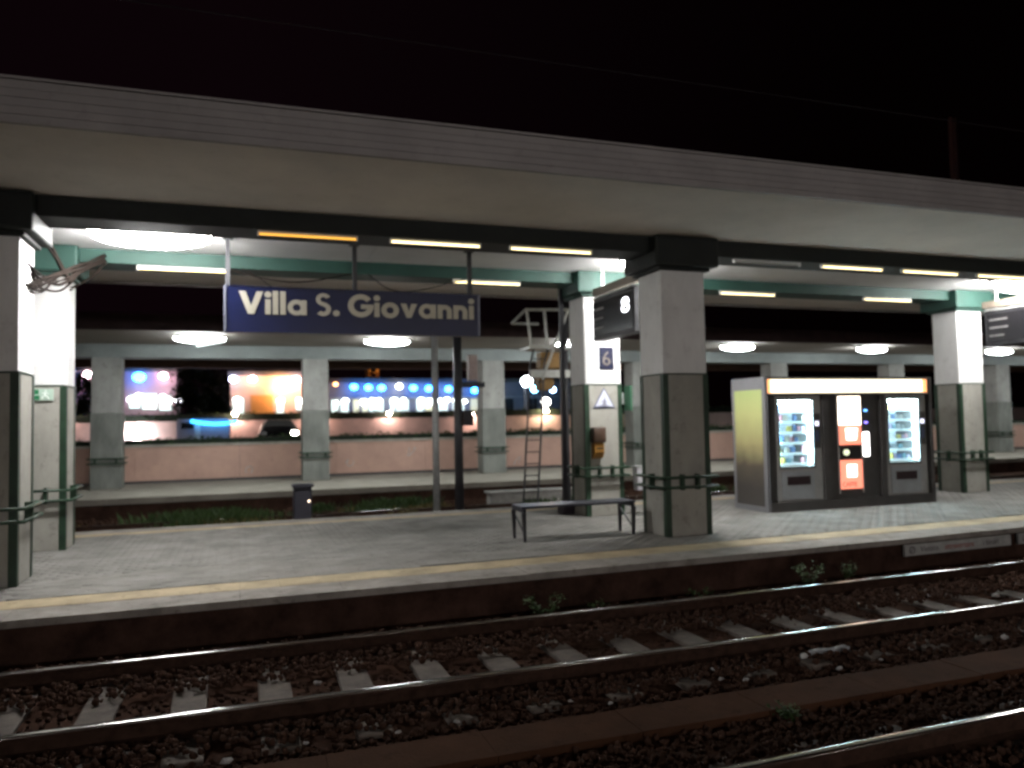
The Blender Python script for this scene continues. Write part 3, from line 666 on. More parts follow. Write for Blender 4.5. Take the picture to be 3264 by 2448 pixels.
def coffee_machine():
    y = vy+.04; x0, x1 = 10.06, 11.22
    t = thing('coffee_machine', 'middle drinks machine with glowing orange front', 'vending machine', (x0+.5, y, .171))
    obj('cabinet', MB().box(x0, y, .172, x1, y+.70, 2.045, .01), vend_m, t)
    fx0, fx1 = 10.290, 10.790
    obj('front_frame', MB().box(fx0-.03, y-.02, .26, fx0-.004, y-.001, 2.03).box(fx1+.004, y-.02, .26, fx1+.03, y-.001, 2.03), vend_g, t)
    obj('lit_panel', MB().box(fx0, y-.02, 1.50, fx1, y-.001, 2.02), emat('coffee_white_light', (1.0, .84, .68), 5.0), t)
    obj('lit_panel', MB().box(fx0, y-.02, 1.14, fx1, y-.001, 1.498), emat('coffee_orange_light', (1.0, .27, .17), 1.3), t)
    obj('cup_picture', MB().prism([(10.450, 1.22), (10.670, 1.22), (10.710, 1.44), (10.430, 1.44)], lambda a, b: (a, y-.026, b), lambda a, b: (a, y-.0205, b)), emat('cup_white_light', (1.0, .87, .80), 3.0), t)
    obj('cup_niche', MB().box(fx0, y-.012, .90, fx1, y-.001, 1.10), void_m, t)
    obj('niche_light', MB().ball((10.440, y-.02, 1.0), .055, 12, 8, (1.3, .4, 1)), emat('niche_glow', (.75, .82, .55), 1.1), t, True)
    obj('lit_panel', MB().box(fx0, y-.02, .34, fx1, y-.001, .86), emat('coffee_orange_low', (1.0, .28, .18), 1.2), t)
    obj('cup_picture', MB().prism([(10.440, .55), (10.660, .55), (10.660, .78), (10.440, .78)], lambda a, b: (a, y-.026, b), lambda a, b: (a, y-.0205, b)), emat('cup_white_light', (1, .87, .8), 3), t)
    text_obj('lettering', 'CAFFE', .12, (10.320, y-.022, .38), (1,0,0), (0,0,1), .001, void_m, t)
    obj('light_bar', MB().box(10.830, y-.03, .92, 10.970, y-.001, 1.36, .02), emat('bar_white_light', (1, .97, .95), 5.0), t)
    for z, c in ((1.76, 'blue_led'), (1.54, 'violet_led')):
        obj('indicator', MB().ball((10.920, y-.01, z), .035, 10, 6, (1.3, .4, .6)), emat(c, (.15, .42, 1.0) if c[0] == 'b' else (.25, .18, 1.0), 3.0), t, True)
coffee_machine()

# ------------------------------------------------------------------ signal mast with ladder in the trench, posts
sg = thing('signal_mast', 'railway signal mast with ladder and railed cage, seen from behind', 'railway signal', (6.72, 15.7, GZ))
obj('mast', MB().tube([(6.72, 15.7, GZ), (6.72, 15.7, 4.6)], .07, 10), dark_steel, sg, True)
for dx in (-.16, .16):
    obj('ladder_rail', MB().tube([(5.70+dx, 15.35, GZ+.1), (5.98+dx, 15.45, 2.9), (6.10+dx, 15.5, 3.25)], .022, 6), dark_steel, sg)
for k in range(14):
    f = k/13; xx = 5.71+f*.30; zz = -.2+f*3.2; obj('rung', MB().tube([(xx-.16, 15.36+f*.1, zz), (xx+.16, 15.36+f*.1, zz)], .012, 5), dark_steel, sg)
obj('cage_floor', MB().box(5.75, 15.3, 3.20, 6.72, 15.95, 3.25), galv, sg)
cage = [((5.68,15.3,4.02),(6.74,15.3,4.05)), ((5.58,15.9,3.80),(6.2,15.9,3.80)), ((5.68,15.3,4.02),(5.58,15.9,3.80)), ((5.80,15.3,3.22),(5.70,15.3,4.02)), ((6.16,15.3,3.22),(6.10,15.3,4.03)), ((6.70,15.3,3.22),(6.70,15.3,4.05)), ((6.66,15.3,4.05),(6.30,15.3,3.22)), ((6.30,15.3,3.22),(6.05,15.35,2.55)), ((5.75,15.3,3.24),(6.72,15.3,3.24))]
for p, q in cage: obj('cage_rail', MB().tube([p, q], .030, 6), pale_steel, sg)
obj('signal_head', MB().box(6.10, 15.55, 2.80, 6.62, 15.85, 3.16, .03), ochre_m, sg)
obj('signal_head', MB().box(6.06, 15.55, 2.33, 6.40, 15.85, 2.72, .03), ochre_m, sg)
obj('support_arm', MB().box(5.80, 15.40, 2.60, 6.72, 15.50, 2.76), pale_steel, sg)
obj('footing', MB().box(5.45, 15.15, GZ-.1, 5.98, 15.6, -.18, .02), mat('pale_footing', (.30, .29, .27), .9, var=.3), sg)
obj('footing', MB().box(6.45, 15.45, GZ-.1, 7.0, 15.95, -.3, .02), MATS['pale_footing'], sg)

dp = thing('dark_post', 'slender black post from the platform floor left of the far column', 'post', (5.53, 13.04, 0))
obj('post', MB().box(5.49, 13.0, .02, 5.57, 13.08, 4.072, .008), black_steel, dp); obj('foot', MB().box(5.42, 12.93, 0, 5.66, 13.15, .16, .01), mat('dark_purple_foot', (.03, .02, .03), .6, var=.2), dp)
gp = thing('grey_post', 'thin grey post standing in the trench below the sign', 'post', (4.15, 17.0, GZ))
obj('post', MB().tube([(4.12, 17.0, GZ), (4.12, 17.0, 3.6)], .075, 8), galv, gp, True); obj('foot', MB().box(3.97, 16.85, GZ-.1, 4.27, 17.15, -.30, .02), MATS['pale_footing'], gp)
sp = thing('signal_post', 'dark signal post with a pale board near its top, in the trench', 'railway signal', (4.72, 17.2, GZ))
obj('post', MB().tube([(4.70, 17.2, GZ), (4.70, 17.2, 3.65)], .10, 10), dark_steel, sp, True)
obj('pale_board', MB().box(4.96, 17.15, 2.63, 5.17, 17.35, 3.22, .02), mat('pinkish_board', (.45, .36, .33), .6, var=.2), sp)
obj('board_bracket', MB().box(4.72, 17.2, 2.48, 5.35, 17.3, 2.60), black_steel, sp)
obj('relay_box', MB().box(4.80, 17.05, 1.60, 5.02, 17.3, 1.95, .01), black_steel, sp)
ds = thing('dwarf_signal', 'short dark dwarf signal standing in the weedy trench', 'railway signal', (1.30, 17.0, GZ))
obj('body', MB().box(1.05, 16.85, GZ, 1.42, 17.1, .42, .03), mat('dwarf_dark', (.03, .03, .042), .5, var=.2), ds); obj('visor', MB().box(1.02, 16.70, .40, 1.45, 17.12, .46, .01), MATS['dwarf_dark'], ds)
obj('lens', MB().ball((1.36, 16.84, .10), .022, 8, 6), emat('lens_glow', (1, .8, .6), 4), ds)
cb = thing('cable_trough', 'pale concrete trough lying in the trench behind the signal ladder', 'trough', (6.3, 18.9, GZ))
obj('trough', MB().box(5.9, 18.6, GZ, 9.2, 19.0, -.12, .02), MATS['pale_footing'], cb); obj('lid', MB().box(5.85, 18.55, -.118, 9.25, 19.05, -.07, .01), MATS['pale_footing'], cb)

# ------------------------------------------------------------------ platform two, its canopy and wall
p2 = obj('far_platform', MB().box(-30, 20.95, GZ-.05, 70, 27.8, -.16), edge_wall_m); kind(p2, 'structure', 'second platform beyond the trench')
obj('surface', MB().box(-30, 21.51, -.159, 70, 27.8, -.004), p2floor_m, p2)
for i in range(60):
    obj('coping_stone', MB().box(-24+i*1.5+.004, 20.88, -.14, -24+(i+1)*1.5-.004, 21.5, .004), p2floor_m, p2)
c2 = thing('far_canopy', 'long dark edged canopy over the second platform', 'canopy', (8, 24.5, 3.68))
obj('roof_slab', MB().box(-32, 20.75, 4.08, 70, 27.9, 4.40), mat('far_soffit', (.31, .285, .26), .85, var=.15, scale=.8), c2)
obj('fascia', MB().box(-32, 20.68, 4.05, 70, 20.745, 4.46), mat('far_fascia_rust', (.055, .03, .03), .7, var=.3), c2)
obj('beam', MB().box(-32, 24.50, 3.70, 70, 25.15, 4.078), mat('far_beam_paint', (.27, .30, .295), .7, var=.2, scale=1.0), c2)
obj('rear_beam', MB().box(-32, 27.4, 3.62, 70, 27.85, 4.078), mat('far_rear_beam', (.10, .055, .04), .8, var=.2), c2)
far_up = mat('far_column_paint', (.36, .36, .34), .8, var=.25, scale=1.5, streak=True, wear=0.40); far_lo = mat('far_column_lower', (.20, .21, .19), .8, var=.3, scale=2, streak=True)
def far_column(label):
    t = thing('far_column', label, 'column', (0,0,0), 'square columns of the second platform')
    obj('upper_shaft', MB().box(-.38, 0, 2.12, .38, .62, 3.698, .012), far_up, t); obj('lower_shaft', MB().box(-.40, -.02, 0, .40, .64, 2.118, .012), far_lo, t)
    for z in (.70, .84):
        pts = [(-.46,-.08,z),(.46,-.08,z),(.46,.70,z),(-.46,.70,z),(-.46,-.08,z)]; mb = MB()
        for p, q in zip(pts, pts[1:]): mb.tube([p, q], .022, 6)
        obj('bumper_rail', mb, green_paint, t)
    obj('rail_bracket', MB().box(-.30, -.07, .68, -.24, -.021, .86).box(.24, -.07, .68, .30, -.021, .86), green_paint, t)
    return t
labs = ['first second-platform column from the left, beside the bright white column', 'second-platform column directly below the middle of the station sign', 'second-platform column between the sign and the signal ladder', 'second-platform column half hidden by the large near column', 'second-platform column rising behind the left end of the kiosk header', 'second-platform column rising behind the right end of the kiosk header', 'second-platform column right of the glaring white column']
fc = far_column(labs[0]); fc.location = (-3.55, 24.52, 0)
for l_, x in zip(labs[1:], (2.20, 7.92, 13.45, 19.3, 25.0, 30.8)): copy_tree(fc, (x, 24.52, 0), l_)
L2 = 'lamps under the second platform canopy'
for x, l_ in ((-1.6, 'second-platform lamp left of the sign, with a hanging reflector'), (3.3, 'second-platform lamp below the middle of the sign'), (9.0, 'second-platform lamp beside the signal ladder'), (14.9, 'second-platform lamp right of the large near column'), (20.5, 'second-platform lamp above the kiosk header'), (26.6, 'second-platform lamp right of the glaring white column'), (32.6, 'second-platform lamp at the far right')):
    tube_lamp('far_lamp', l_, x, 21.8, 4.02, 1.25, tube_far, L2, True, dsc=.8)
hr = obj('loose_reflector', MB().tube([(-1.05, 21.6, 3.78), (-.35, 21.6, 3.92)], .035, 6), emat('reflector_glow', (.9, 1, 1), 2.5)); tag(hr, 'white tube hanging askew under the left second-platform lamp', 'lamp')

def boxes_wall(name, label, y, z0, z1, capz, growz, x0=-30, x1=75, seglen=3.0, m_=pink_m):
    t = thing(name, label, 'wall', (5, y, z0))
    n = int((x1-x0)/seglen)
    for i in range(n): obj('wall_panel', MB().box(x0+i*seglen+.004, y, z0, x0+(i+1)*seglen-.004, y+.3, z1), m_, t)
    if capz: obj('cap_stone', MB().box(x0, y-.06, z1+.002, x1, y+.36, capz), pale_cap, t)
    obj('growth', MB().box(x0, y-.02, (capz or z1)+.002, x1, y+.30, growz-.04), hedge_m, t)
    N = 3800; X = rng.uniform(x0, x0+60, N); V = np.zeros((N, 3, 3)); V[:, :, 0] = X[:, None]+rng.uniform(-.09, .09, (N, 3)); V[:, :, 1] = y-.05+rng.uniform(-.06, .25, (N, 3)); V[:, :, 2] = ((capz or z1)+rng.uniform(-.02, growz-(capz or z1)+.03, N))[:, None]+rng.uniform(-.07, .07, (N, 3))
    lf = npmesh('leaves', V.reshape(-1, 3), np.arange(N*3).reshape(-1, 3), weed_m, t); lf['kind'] = 'stuff'
    return t
w1 = boxes_wall('low_wall', 'low pinkish wall with pale cap behind the second platform', 26.3, 0, 1.10, 1.17, 1.36)
obj('skirting', MB().box(-30, 26.26, -.008, 75, 26.298, .07), dark_steel, w1)
sgm = mat('graffiti_white', (.50, .44, .42), .8, var=.3, scale=8)
for k, (x, z, s) in enumerate(((3.3, .42, .26), (5.35, .72, .32), (9.2, .28, .3), (.2, .3, .24))):
    mb = MB(); pp = [(x+s*(.9*t+.25*math.sin(9*t+k)), 26.297, z+s*.45*math.sin(7*t+1.7*k)) for t in np.linspace(0, 1, 16)]; mb.tube(pp, .018, 4); obj('graffiti', mb, sgm, w1, label='pale scrawl sprayed on the wall')

# ------------------------------------------------------------------ street behind
pz = obj('street', MB().box(-60, 28.2, GZ-.02, 110, 110, .30), asphalt_m); kind(pz, 'structure', 'street between the station wall and the lit buildings')
w2 = boxes_wall('street_wall', 'taller pink wall lit by lamps across the street, dark growth on top', 40, .30, 1.98, None, 2.34, m_=mat('street_wall_plaster', (.66, .50, .45), .8, var=.25, scale=.9, bump=.3))
def wall_lamp(label, x, z, y, col, s, r=.10, arm=.35):
    t = thing('wall_lamp', label, 'lamp', (x, y, z), 'lamps on the street wall')
    obj('bulb', MB().ball((x, y-arm, z), r, 12, 8), emat('wl_%d' % (s*10)+'%.2f' % col[2], col, s), t, True)
    obj('arm', MB().tube([(x, y, z+.1), (x, y-arm, z+r)], .025, 5), dark_steel, t)
WL = ((-4.6, 1.35, (.98,.90,.95), 42, .13, 'white lamp low on the street wall at the far left'), (15.8, 2.25, (1,.72,.50), 40, .10, 'warm lamp lighting the street wall behind the ladder'), (11.6, 2.1, (1,.66,.56), 26, .09, 'added weak warm lamp on the street wall right of the grey post'), (3.5, 2.1, (1,.64,.52), 26, .09, 'added warm lamp on the street wall left of the sign column'), (-.2, 2.3, (1,.66,.56), 30, .1, 'added warm lamp on the street wall above the blue strip'), (7.2, 2.2, (1,.70,.62), 26, .09, 'added pinkish lamp on the street wall below the sign'), (-7.5, 2.3, (1,.7,.65), 16, .09, 'added pinkish lamp on the street wall behind the left columns'), (22, 2.2, (.6,.9,.35), 5, .08, 'greenish lamp on the street wall behind the kiosk'))  # the spaced lamps labelled added are there to light the wall evenly
for x, z, c, s, r, l_ in WL: wall_lamp(l_, x, z, 40, c, s*9, r)

def car(label, x, y, z, col, length=4.1, face=-1, lamp=True, tall=1.62):
    t = thing('parked_car', label, 'car', (x, y, z)); m_ = mat('car_'+label[:6], col, .3, var=.05)
    hw = .85
    prof = [(-.86,.25),(.86,.25),(.88,.62),(.84,.92),(.66,1.38),(.45,tall),(-.45,tall),(-.66,1.38),(-.84,.92),(-.88,.62)]
    obj('body', MB().prism(prof, lambda a, b: (x+a, y, z+b), lambda a, b: (x+a, y+length, z+b)), m_, t)
    obj('windscreen', MB().prism([(-.74,.96),(.74,.96),(.58,1.36),(-.58,1.36)], lambda a, b: (x+a, y-.01, z+b), lambda a, b: (x+a, y-.002, z+b)), mat('car_glass', (.01,.01,.012), .08, var=.05), t)
    for s in (-1, 1):
        obj('headlight', MB().ball((x+s*.62, y-.02, z+1.07), .10, 12, 8, (1.3, .5, .9)), emat('headlight_on', (1.0, .98, .84), 60) if lamp and s == lamp else mat('headlight_off', (.3,.3,.3), .2), t, True)
        for yy in (.8, length-.8): obj('wheel', MB().tube([(x+s*.70, y+yy, z+.31), (x+s*.88, y+yy, z+.31)], .31, 16), void_m, t)
    return t
car('dark car behind the low wall with one headlight glowing', 1.55, 33.8, .30, (.03, .03, .026), face=-1, lamp=1)
vn = thing('grey_van', 'grey van behind the low wall under a blue light strip', 'van', (-1.4, 35.5, .30))
obj('body', MB().prism([(-2.4,.55),(-.40,.55),(-.40,1.9),(-.46,2.02),(-2.34,2.02),(-2.4,1.9)], lambda a, b: (a, 34.0, b), lambda a, b: (a, 38.4, b)), mat('van_grey', (.40,.36,.42), .5, var=.1), vn)
obj('windscreen', MB().box(-2.22, 33.99, 1.62, -1.75, 33.998, 1.88), MATS['car_glass'], vn); obj('door_post', MB().box(-1.72, 33.975, .9, -1.5, 33.989, 1.80), plastic_w, vn)
for xx in (-2.35, -.65):
    for yy in (34.8, 37.6): obj('wheel', MB().tube([(xx, yy, .62), (xx+.2, yy, .62)], .32, 14), void_m, vn)
ns = obj('blue_light_strip', MB().tube([(-1.85+1.75*t, 33.8, 1.93-.10*math.sin(math.pi*t)-.06*t) for t in np.linspace(0, 1, 14)], .075, 6), emat('neon_blue', (.04, .40, 1.0), 5.0)); tag(ns, 'glowing blue curved light strip above the low wall', 'light strip')

# buildings
win_on = emat('lit_window', (.86, 1.0, .95), .75); win_dim = emat('dim_window', (.95, .92, .62), .38); win_off = mat('dark_window', (.02,.02,.025), .2)
frame_m = mat('window_frame', (.30, .30, .32), .6)
def building(label, x0, x1, y, ztop, wallcol, wins, lean=True, depth=9, canopy=None):
    t = thing('building', label, 'building', ((x0+x1)/2, y, .30)); wm = mat('facade_'+label[:9].replace(' ', '_'), wallcol, .85, var=.15, scale=.6)
    obj('wall', MB().box(x0, y, .30, x1, y+depth, ztop), wm, t)
    obj('roof', MB().box(x0-.2, y-.25, ztop+.002, x1+.2, y+depth+.2, ztop+.35), roof_m, t)
    for (wx, ww, z0, z1, st) in wins:
        f = obj('window', MB().box(wx-.06, y-.06, z0-.06, wx+ww+.06, y-.002, z0).box(wx-.06, y-.06, z1, wx+ww+.06, y-.002, z1+.06).box(wx-.06, y-.06, z0, wx, y-.002, z1).box(wx+ww, y-.06, z0, wx+ww+.06, y-.002, z1), frame_m, t)
        obj('pane', MB().box(wx+.001, y-.04, z0+.001, wx+ww-.001, y-.003, z1-.001), win_on if st == 2 else win_dim if st == 1 else win_off, f)
    if canopy:
        obj('awning', MB().box(canopy[0], y-1.2, canopy[1], canopy[2], y-.001, canopy[1]+.10), frame_m, t)
    return t
bl = building('pinkish building at the left with bright shop windows', -22, -4.95, 70, 6.30, (.40, .27, .30), [(-13.5, .9, 2.4, 3.9, 0), (-11.2, .8, 2.4, 3.8, 0), (-8.45, .8, 3.3, 4.4, 2), (-7.5, 1.1, 3.2, 4.5, 2), (-6.2, .9, 3.1, 4.3, 2)])
bo = building('building with glowing orange facade left of the sign column', -.75, 6.2, 70, 6.00, (.62, .40, .30), [(-.55, .9, 2.6, 4.1, 2), (3.0, .6, 2.7, 4.0, 2), (4.6, .8, 3.0, 4.1, 2)])
obj('shutter', MB().box(.9, 69.93, 2.3, 2.7, 69.996, 4.3), mat('orange_shutter', (.62, .30, .08), .6, var=.1), bo)
br = building('long blue lit building with a row of bright windows', 7.4, 31, 70, 5.40, (.20, .20, .24), [(x, wd, 2.55, 3.86, s) for x, wd, s in ((7.6, .6, 2), (8.4, .7, 2), (9.5, .5, 1), (10.3, .5, 1), (10.9, 1.3, 2), (12.8, .5, 2), (13.3, 1.2, 2), (15.2, .7, 2), (16.0, .8, 1), (17.2, .9, 2), (18.6, 1.1, 2), (20.3, .7, 1), (21.4, 1.0, 2), (23.6, 1.0, 0), (26, 1.0, 0))])
obj('cornice', MB().box(7.4, 69.75, 3.95, 31, 69.998, 4.08), frame_m, br)
def bulb(label, x, y, z, col, s, r, group, wally=None):
    t = thing('facade_lamp', label, 'lamp', (x, y, z), group)
    obj('bulb', MB().ball((x, y, z), r, 14, 9, (1, .8, .8)), emat('fl_%.1f_%.2f_%.2f' % (s, col[0], col[2]), col, s), t, True)  # globe built as large as the lamp's glare
    obj('bracket', MB().box(x-.04, y+r*.5, z+r*.5, x+.04, wally or y+r*.5+.5, z+r*.5+.06), dark_steel, t)
BLUE = (.03, .26, 1.0)
LB = [(-12.77, 6.0, 'blue lamp on the pinkish building beside the bright column'), (-7.65, 5.8, 'large blue lamp on the pinkish building'), (9.49, 4.95, 'blue facade lamp, first right of the sign column'), (10.75, 4.9, 'blue facade lamp, second right of the sign column'), (11.91, 4.87, 'blue facade lamp left of the white one'), (14.78, 4.85, 'blue facade lamp right of the white one'), (16.19, 4.8, 'blue facade lamp left of the grey post'), (18.03, 4.75, 'blue facade lamp between grey post and signal post'), (20.52, 4.6, 'blue facade lamp right of the signal post')]
for i, (x, z, l_) in enumerate(LB): bulb(l_, x, 69.2, z, BLUE, 22, .34 if i != 1 else .48, 'blue lamps on the far facades', 69.98)
WB = [(-11.39, 6.0, 'white lamp left on the pinkish building', (1,.74,.80), 34, .32), (-5.85, 5.9, 'white lamp at the right end of the pinkish building', (1,.74,.80), 34, .32), (-.50, 5.65, 'bluish lamp at the left corner of the orange building', (.6,.65,1), 22, .33), (1.02, 5.65, 'pink lamp on the orange building', (1,.66,.62), 40, .30), (4.55, 5.55, 'pale violet lamp at the right of the orange building', (1,.74,.82), 44, .36), (13.5, 5.0, 'white facade lamp between the blue ones', (.9,.96,1), 14, .30), (7.9, 5.2, 'small orange lamp right of the sign column', (1,.45,.15), 8, .2), (3.3, 5.2, 'strong orange lamp washing the orange facade', (1,.52,.24), 110, .40)]
for x, z, l_, c, s, r in WB: bulb(l_, x, 69.25, z, c, s, r, 'pale lamps on the far facades', 69.98)
NTH = ['first','second','third','fourth','fifth','sixth','seventh','eighth','ninth','tenth','eleventh','twelfth','thirteenth','fourteenth','fifteenth','sixteenth','seventeenth','eighteenth','nineteenth','twentieth','twenty-first','twenty-second','twenty-third','twenty-fourth']
for k, (x, z) in enumerate(((7.95, 3.55), (8.75, 3.75), (10.35, 3.6), (11.1, 3.8), (11.65, 3.75), (13.05, 3.7), (13.9, 3.8), (15.5, 3.75), (16.3, 3.6), (17.2, 3.7), (17.9, 3.75), (18.8, 3.7), (19.6, 3.6), (21.9, 3.7), (22.6, 3.7))):
    bulb(NTH[k]+' white lamp from the left before the window row of the long blue lit building', x, 69.3, z, (.95, 1, .97), 11, .20+.06*((k*7) % 3), 'white lamps before the far window row', 69.98)
for k, (x, z) in enumerate(((-8.3, 4.0), (-7.7, 4.25), (-7.1, 4.0), (-6.7, 3.8), (-5.9, 4.2), (-5.4, 3.9))):
    bulb(NTH[k]+' white lamp from the left before the shop windows of the pinkish building', x, 69.3, z, (1, .97, .95), 11, .24+.05*(k % 2), 'white lamps before the left shop windows', 69.98)
for k, (x, z) in enumerate(((-.2, 3.9), (3.3, 3.8), (4.9, 3.75))):
    bulb(NTH[k]+' white lamp from the left before the windows of the orange building', x, 69.3, z, (1, .93, .9), 12, .30, 'white lamps before the orange building', 69.98)
SL = [(-4.2, 62, 3.7, (.95,.95,1), 24, .30, 'white lamp in the dark trees, left'), (-2.6, 62, 3.6, (.95,.95,1), 24, .26, 'white lamp in the dark trees, right'), (20.4, 55, 4.65, (.85,.93,1), 46, .42, 'big white street lamp left of the signal cage'), (21.9, 55, 3.1, (1,.96,.9), 26, .34, 'white lamp just above the street wall behind the ladder'), (25.2, 66, 4.55, (.2,.6,1), 26, .32, 'small blue street lamp below the big white one'), (27.0, 66, 4.5, (.35,.6,1), 26, .28, 'small blue street lamp behind the signal heads')]
for x, y, z, c, s, r, l_ in SL:
    t = thing('street_lamp', l_, 'street lamp', (x, y, .3), 'street lamps beyond the wall')
    obj('bulb', MB().ball((x, y, z), r, 14, 9, (1, .8, .9)), emat('sl_%.1f_%.2f' % (s, c[0]), c, s), t, True); obj('pole', MB().tube([(x, y+r+.05, .3), (x, y+r+.05, z+.2)], .06, 6), dark_steel, t); obj('arm', MB().box(x-.04, y, z+r*.86, x+.04, y+r+.05, z+r*.86+.08), dark_steel, t)  # globes oversized to include the glare around each lamp
tw = thing('lattice_tower', 'orange lit lattice tower rising behind the blue lit building', 'tower', (12.8, 80, .3))
for sx_ in (-1, 1):
    for sy in (-1, 1): obj('leg', MB().tube([(12.85+sx_*.75, 80+sy*.75, .3), (12.85+sx_*.5, 80+sy*.5, 7.6)], .06, 5), mat('tower_steel', (.45,.25,.08), .6), tw)
for k in range(6):
    z = 4.6+k*.5; obj('brace', MB().tube([(12.3, 79.4, z), (13.4, 79.4, z+.5)], .04, 4).tube([(13.4, 79.4, z), (12.3, 79.4, z+.5)], .04, 4), MATS['tower_steel'], tw)
obj('platform_top', MB().box(12.1, 79.2, 7.6, 13.6, 80.8, 7.8), MATS['tower_steel'], tw)
obj('floodlight', MB().ball((13.0, 79.0, 7.45), .14, 8, 6), emat('tower_light', (1,.5,.15), 30), tw)

def tree(label, x, y, z, h, r, n=2600):
    t = thing('tree', label, 'tree', (x, y, z)); bark = mat('bark', (.05,.035,.025), .9)
    mb = MB().tube([(x, y, z), (x+.1, y, z+h*.4), (x-.1, y, z+h*.75)], [.22, .16, .07], 8)
    for k in range(5):
        a = k*1.3; mb.tube([(x, y, z+h*(.35+.06*k)), (x+math.cos(a)*r*.7, y+math.sin(a)*r*.7, z+h*(.6+.06*k))], [.08, .03], 5)
    obj('trunk', mb, bark, t)
    cl = [(x+random.gauss(0, r*.5), y+random.gauss(0, r*.5), z+h*random.uniform(.45, .95), random.uniform(.4, .8)) for _ in range(26)]
    C = np.array([cl[i] for i in rng.integers(0, 26, n)]); d = rng.normal(size=(n, 3)); d /= np.linalg.norm(d, axis=1)[:, None]
    P = C[:, :3]+d*(C[:, 3]*rng.uniform(.5, 1, n))[:, None]; V = P[:, None]+rng.uniform(-.16, .16, (n, 3, 3))
    npmesh('crown', V.reshape(-1, 3), np.arange(n*3).reshape(-1, 3), mat('dark_foliage', (.03,.05,.02), .8, var=.4), t)
tree('dark tree left of the orange building', -3.2, 58, .3, 5.6, 1.3)
tree('smaller dark tree at the corner of the orange building', -1.5, 60, .3, 5.0, .8)
tree('dark tree behind the left second-platform column', -10.3, 58, .3, 5.2, 1.2)

# ------------------------------------------------------------------ weeds
def blades(name, spots, n, h, material, spread=.5, wid=.012, parent=None):
    V = []; 
    for (x, y, z, k) in spots:
        m_ = int(n*k); px = x+rng.normal(0, spread*k, m_); py = y+rng.normal(0, spread*.5*k, m_); a = rng.uniform(0, 2*math.pi, m_); hh = h*rng.uniform(.4, 1.1, m_)*(.6+.4*k); le = rng.uniform(.1, .6, m_)*hh; wd = wid*rng.uniform(.7, 1.8, m_)
        dx, dy = np.cos(a), np.sin(a)
        q = np.zeros((m_, 4, 3)); q[:, 0] = np.stack([px-dy*wd*.5, py+dx*wd*.5, np.full(m_, z)], 1); q[:, 1] = np.stack([px+dy*wd*.5, py-dx*wd*.5, np.full(m_, z)], 1)
        q[:, 2] = np.stack([px+dx*le*.4+dy*wd, py+dy*le*.4-dx*wd, z+hh*.65], 1); q[:, 3] = np.stack([px+dx*le, py+dy*le, z+hh], 1); V.append(q)
    V = np.concatenate(V); return npmesh(name, V.reshape(-1, 3), np.arange(len(V)*4).reshape(-1, 4)[:, [0, 1, 2, 3]], material, parent)
tw_ = [(-1.2, 18.6, -.48, 1.1), (-.5, 18.9, -.48, 1.1), (.1, 18.2, -.48, .9), (-.9, 17.8, -.48, .7), (3.3, 19.3, -.48, .9), (4.0, 19.8, -.48, .8), (3.0, 18.6, -.48, .6), (8.1, 17.8, -.48, .8), (6.9, 18.0, -.48, .5), (12.5, 19, -.48, .7), (-4, 19, -.48, .6), (1.9, 19.9, -.48, .4)]
kind(blades('trench_weeds', tw_, 420, .34, weed_m, .42, .025), 'stuff', 'green weeds growing in the trench')
kind(blades('dry_grass', [(x+.6, y-.8, z, k*.7) for x, y, z, k in tw_], 240, .26, weed_dry, .5, .02), 'stuff', 'dry yellowish grass in the trench')
def leafy(x, y, z, h, r_, n, material):
    V = np.zeros((n, 4, 3)); nst = 7; st = rng.uniform(0, 2*math.pi, nst); tl = rng.uniform(.25, 1, nst)*r_
    k = rng.integers(0, nst, n); f = rng.uniform(.1, 1, n)
    cx = x+np.cos(st[k])*tl[k]*f**1.3+rng.normal(0, .018, n); cy = y+np.sin(st[k])*tl[k]*.6*f**1.3+rng.normal(0, .018, n); cz = z+h*f*(1-.25*tl[k]/r_)+rng.normal(0, .015, n)
    L = rng.uniform(.018, .05, n); a = rng.uniform(0, 6.28, n); t = rng.uniform(-.5, .9, n); d = np.stack([np.cos(a)*np.cos(t), np.sin(a)*np.cos(t), np.sin(t)], 1); sdx = np.stack([-np.sin(a), np.cos(a), rng.uniform(-.4, .4, n)], 1)
    C = np.stack([cx, cy, cz], 1); V[:, 0] = C; V[:, 1] = C+d*L[:, None]*.5+sdx*L[:, None]*.32; V[:, 2] = C+d*L[:, None]; V[:, 3] = C+d*L[:, None]*.5-sdx*L[:, None]*.32
    o = npmesh('weed_plant', V.reshape(-1, 3), np.arange(n*4).reshape(-1, 4), material)
    return o
for (x, y, h, r_, n, l_) in ((3.04, 7.78, .34, .26, 420, 'leafy green weed beside the platform wall below the bench'), (6.6, 7.95, .36, .30, 460, 'tall ragged weed against the platform wall left of the kiosk'), (7.25, 8.05, .28, .20, 300, 'smaller weed against the platform wall right of the tall one'), (3.6, 4.60, .14, .14, 160, 'small green weed by the concrete duct path'), (5.05, 7.9, .16, .22, 180, 'low weed below the large near column'), (3.7, 7.9, .15, .2, 120, 'sprawling low weed right of the leafy one')):
    tag(leafy(x, y, -.45, h, r_, n, weed_m), l_, 'weed')

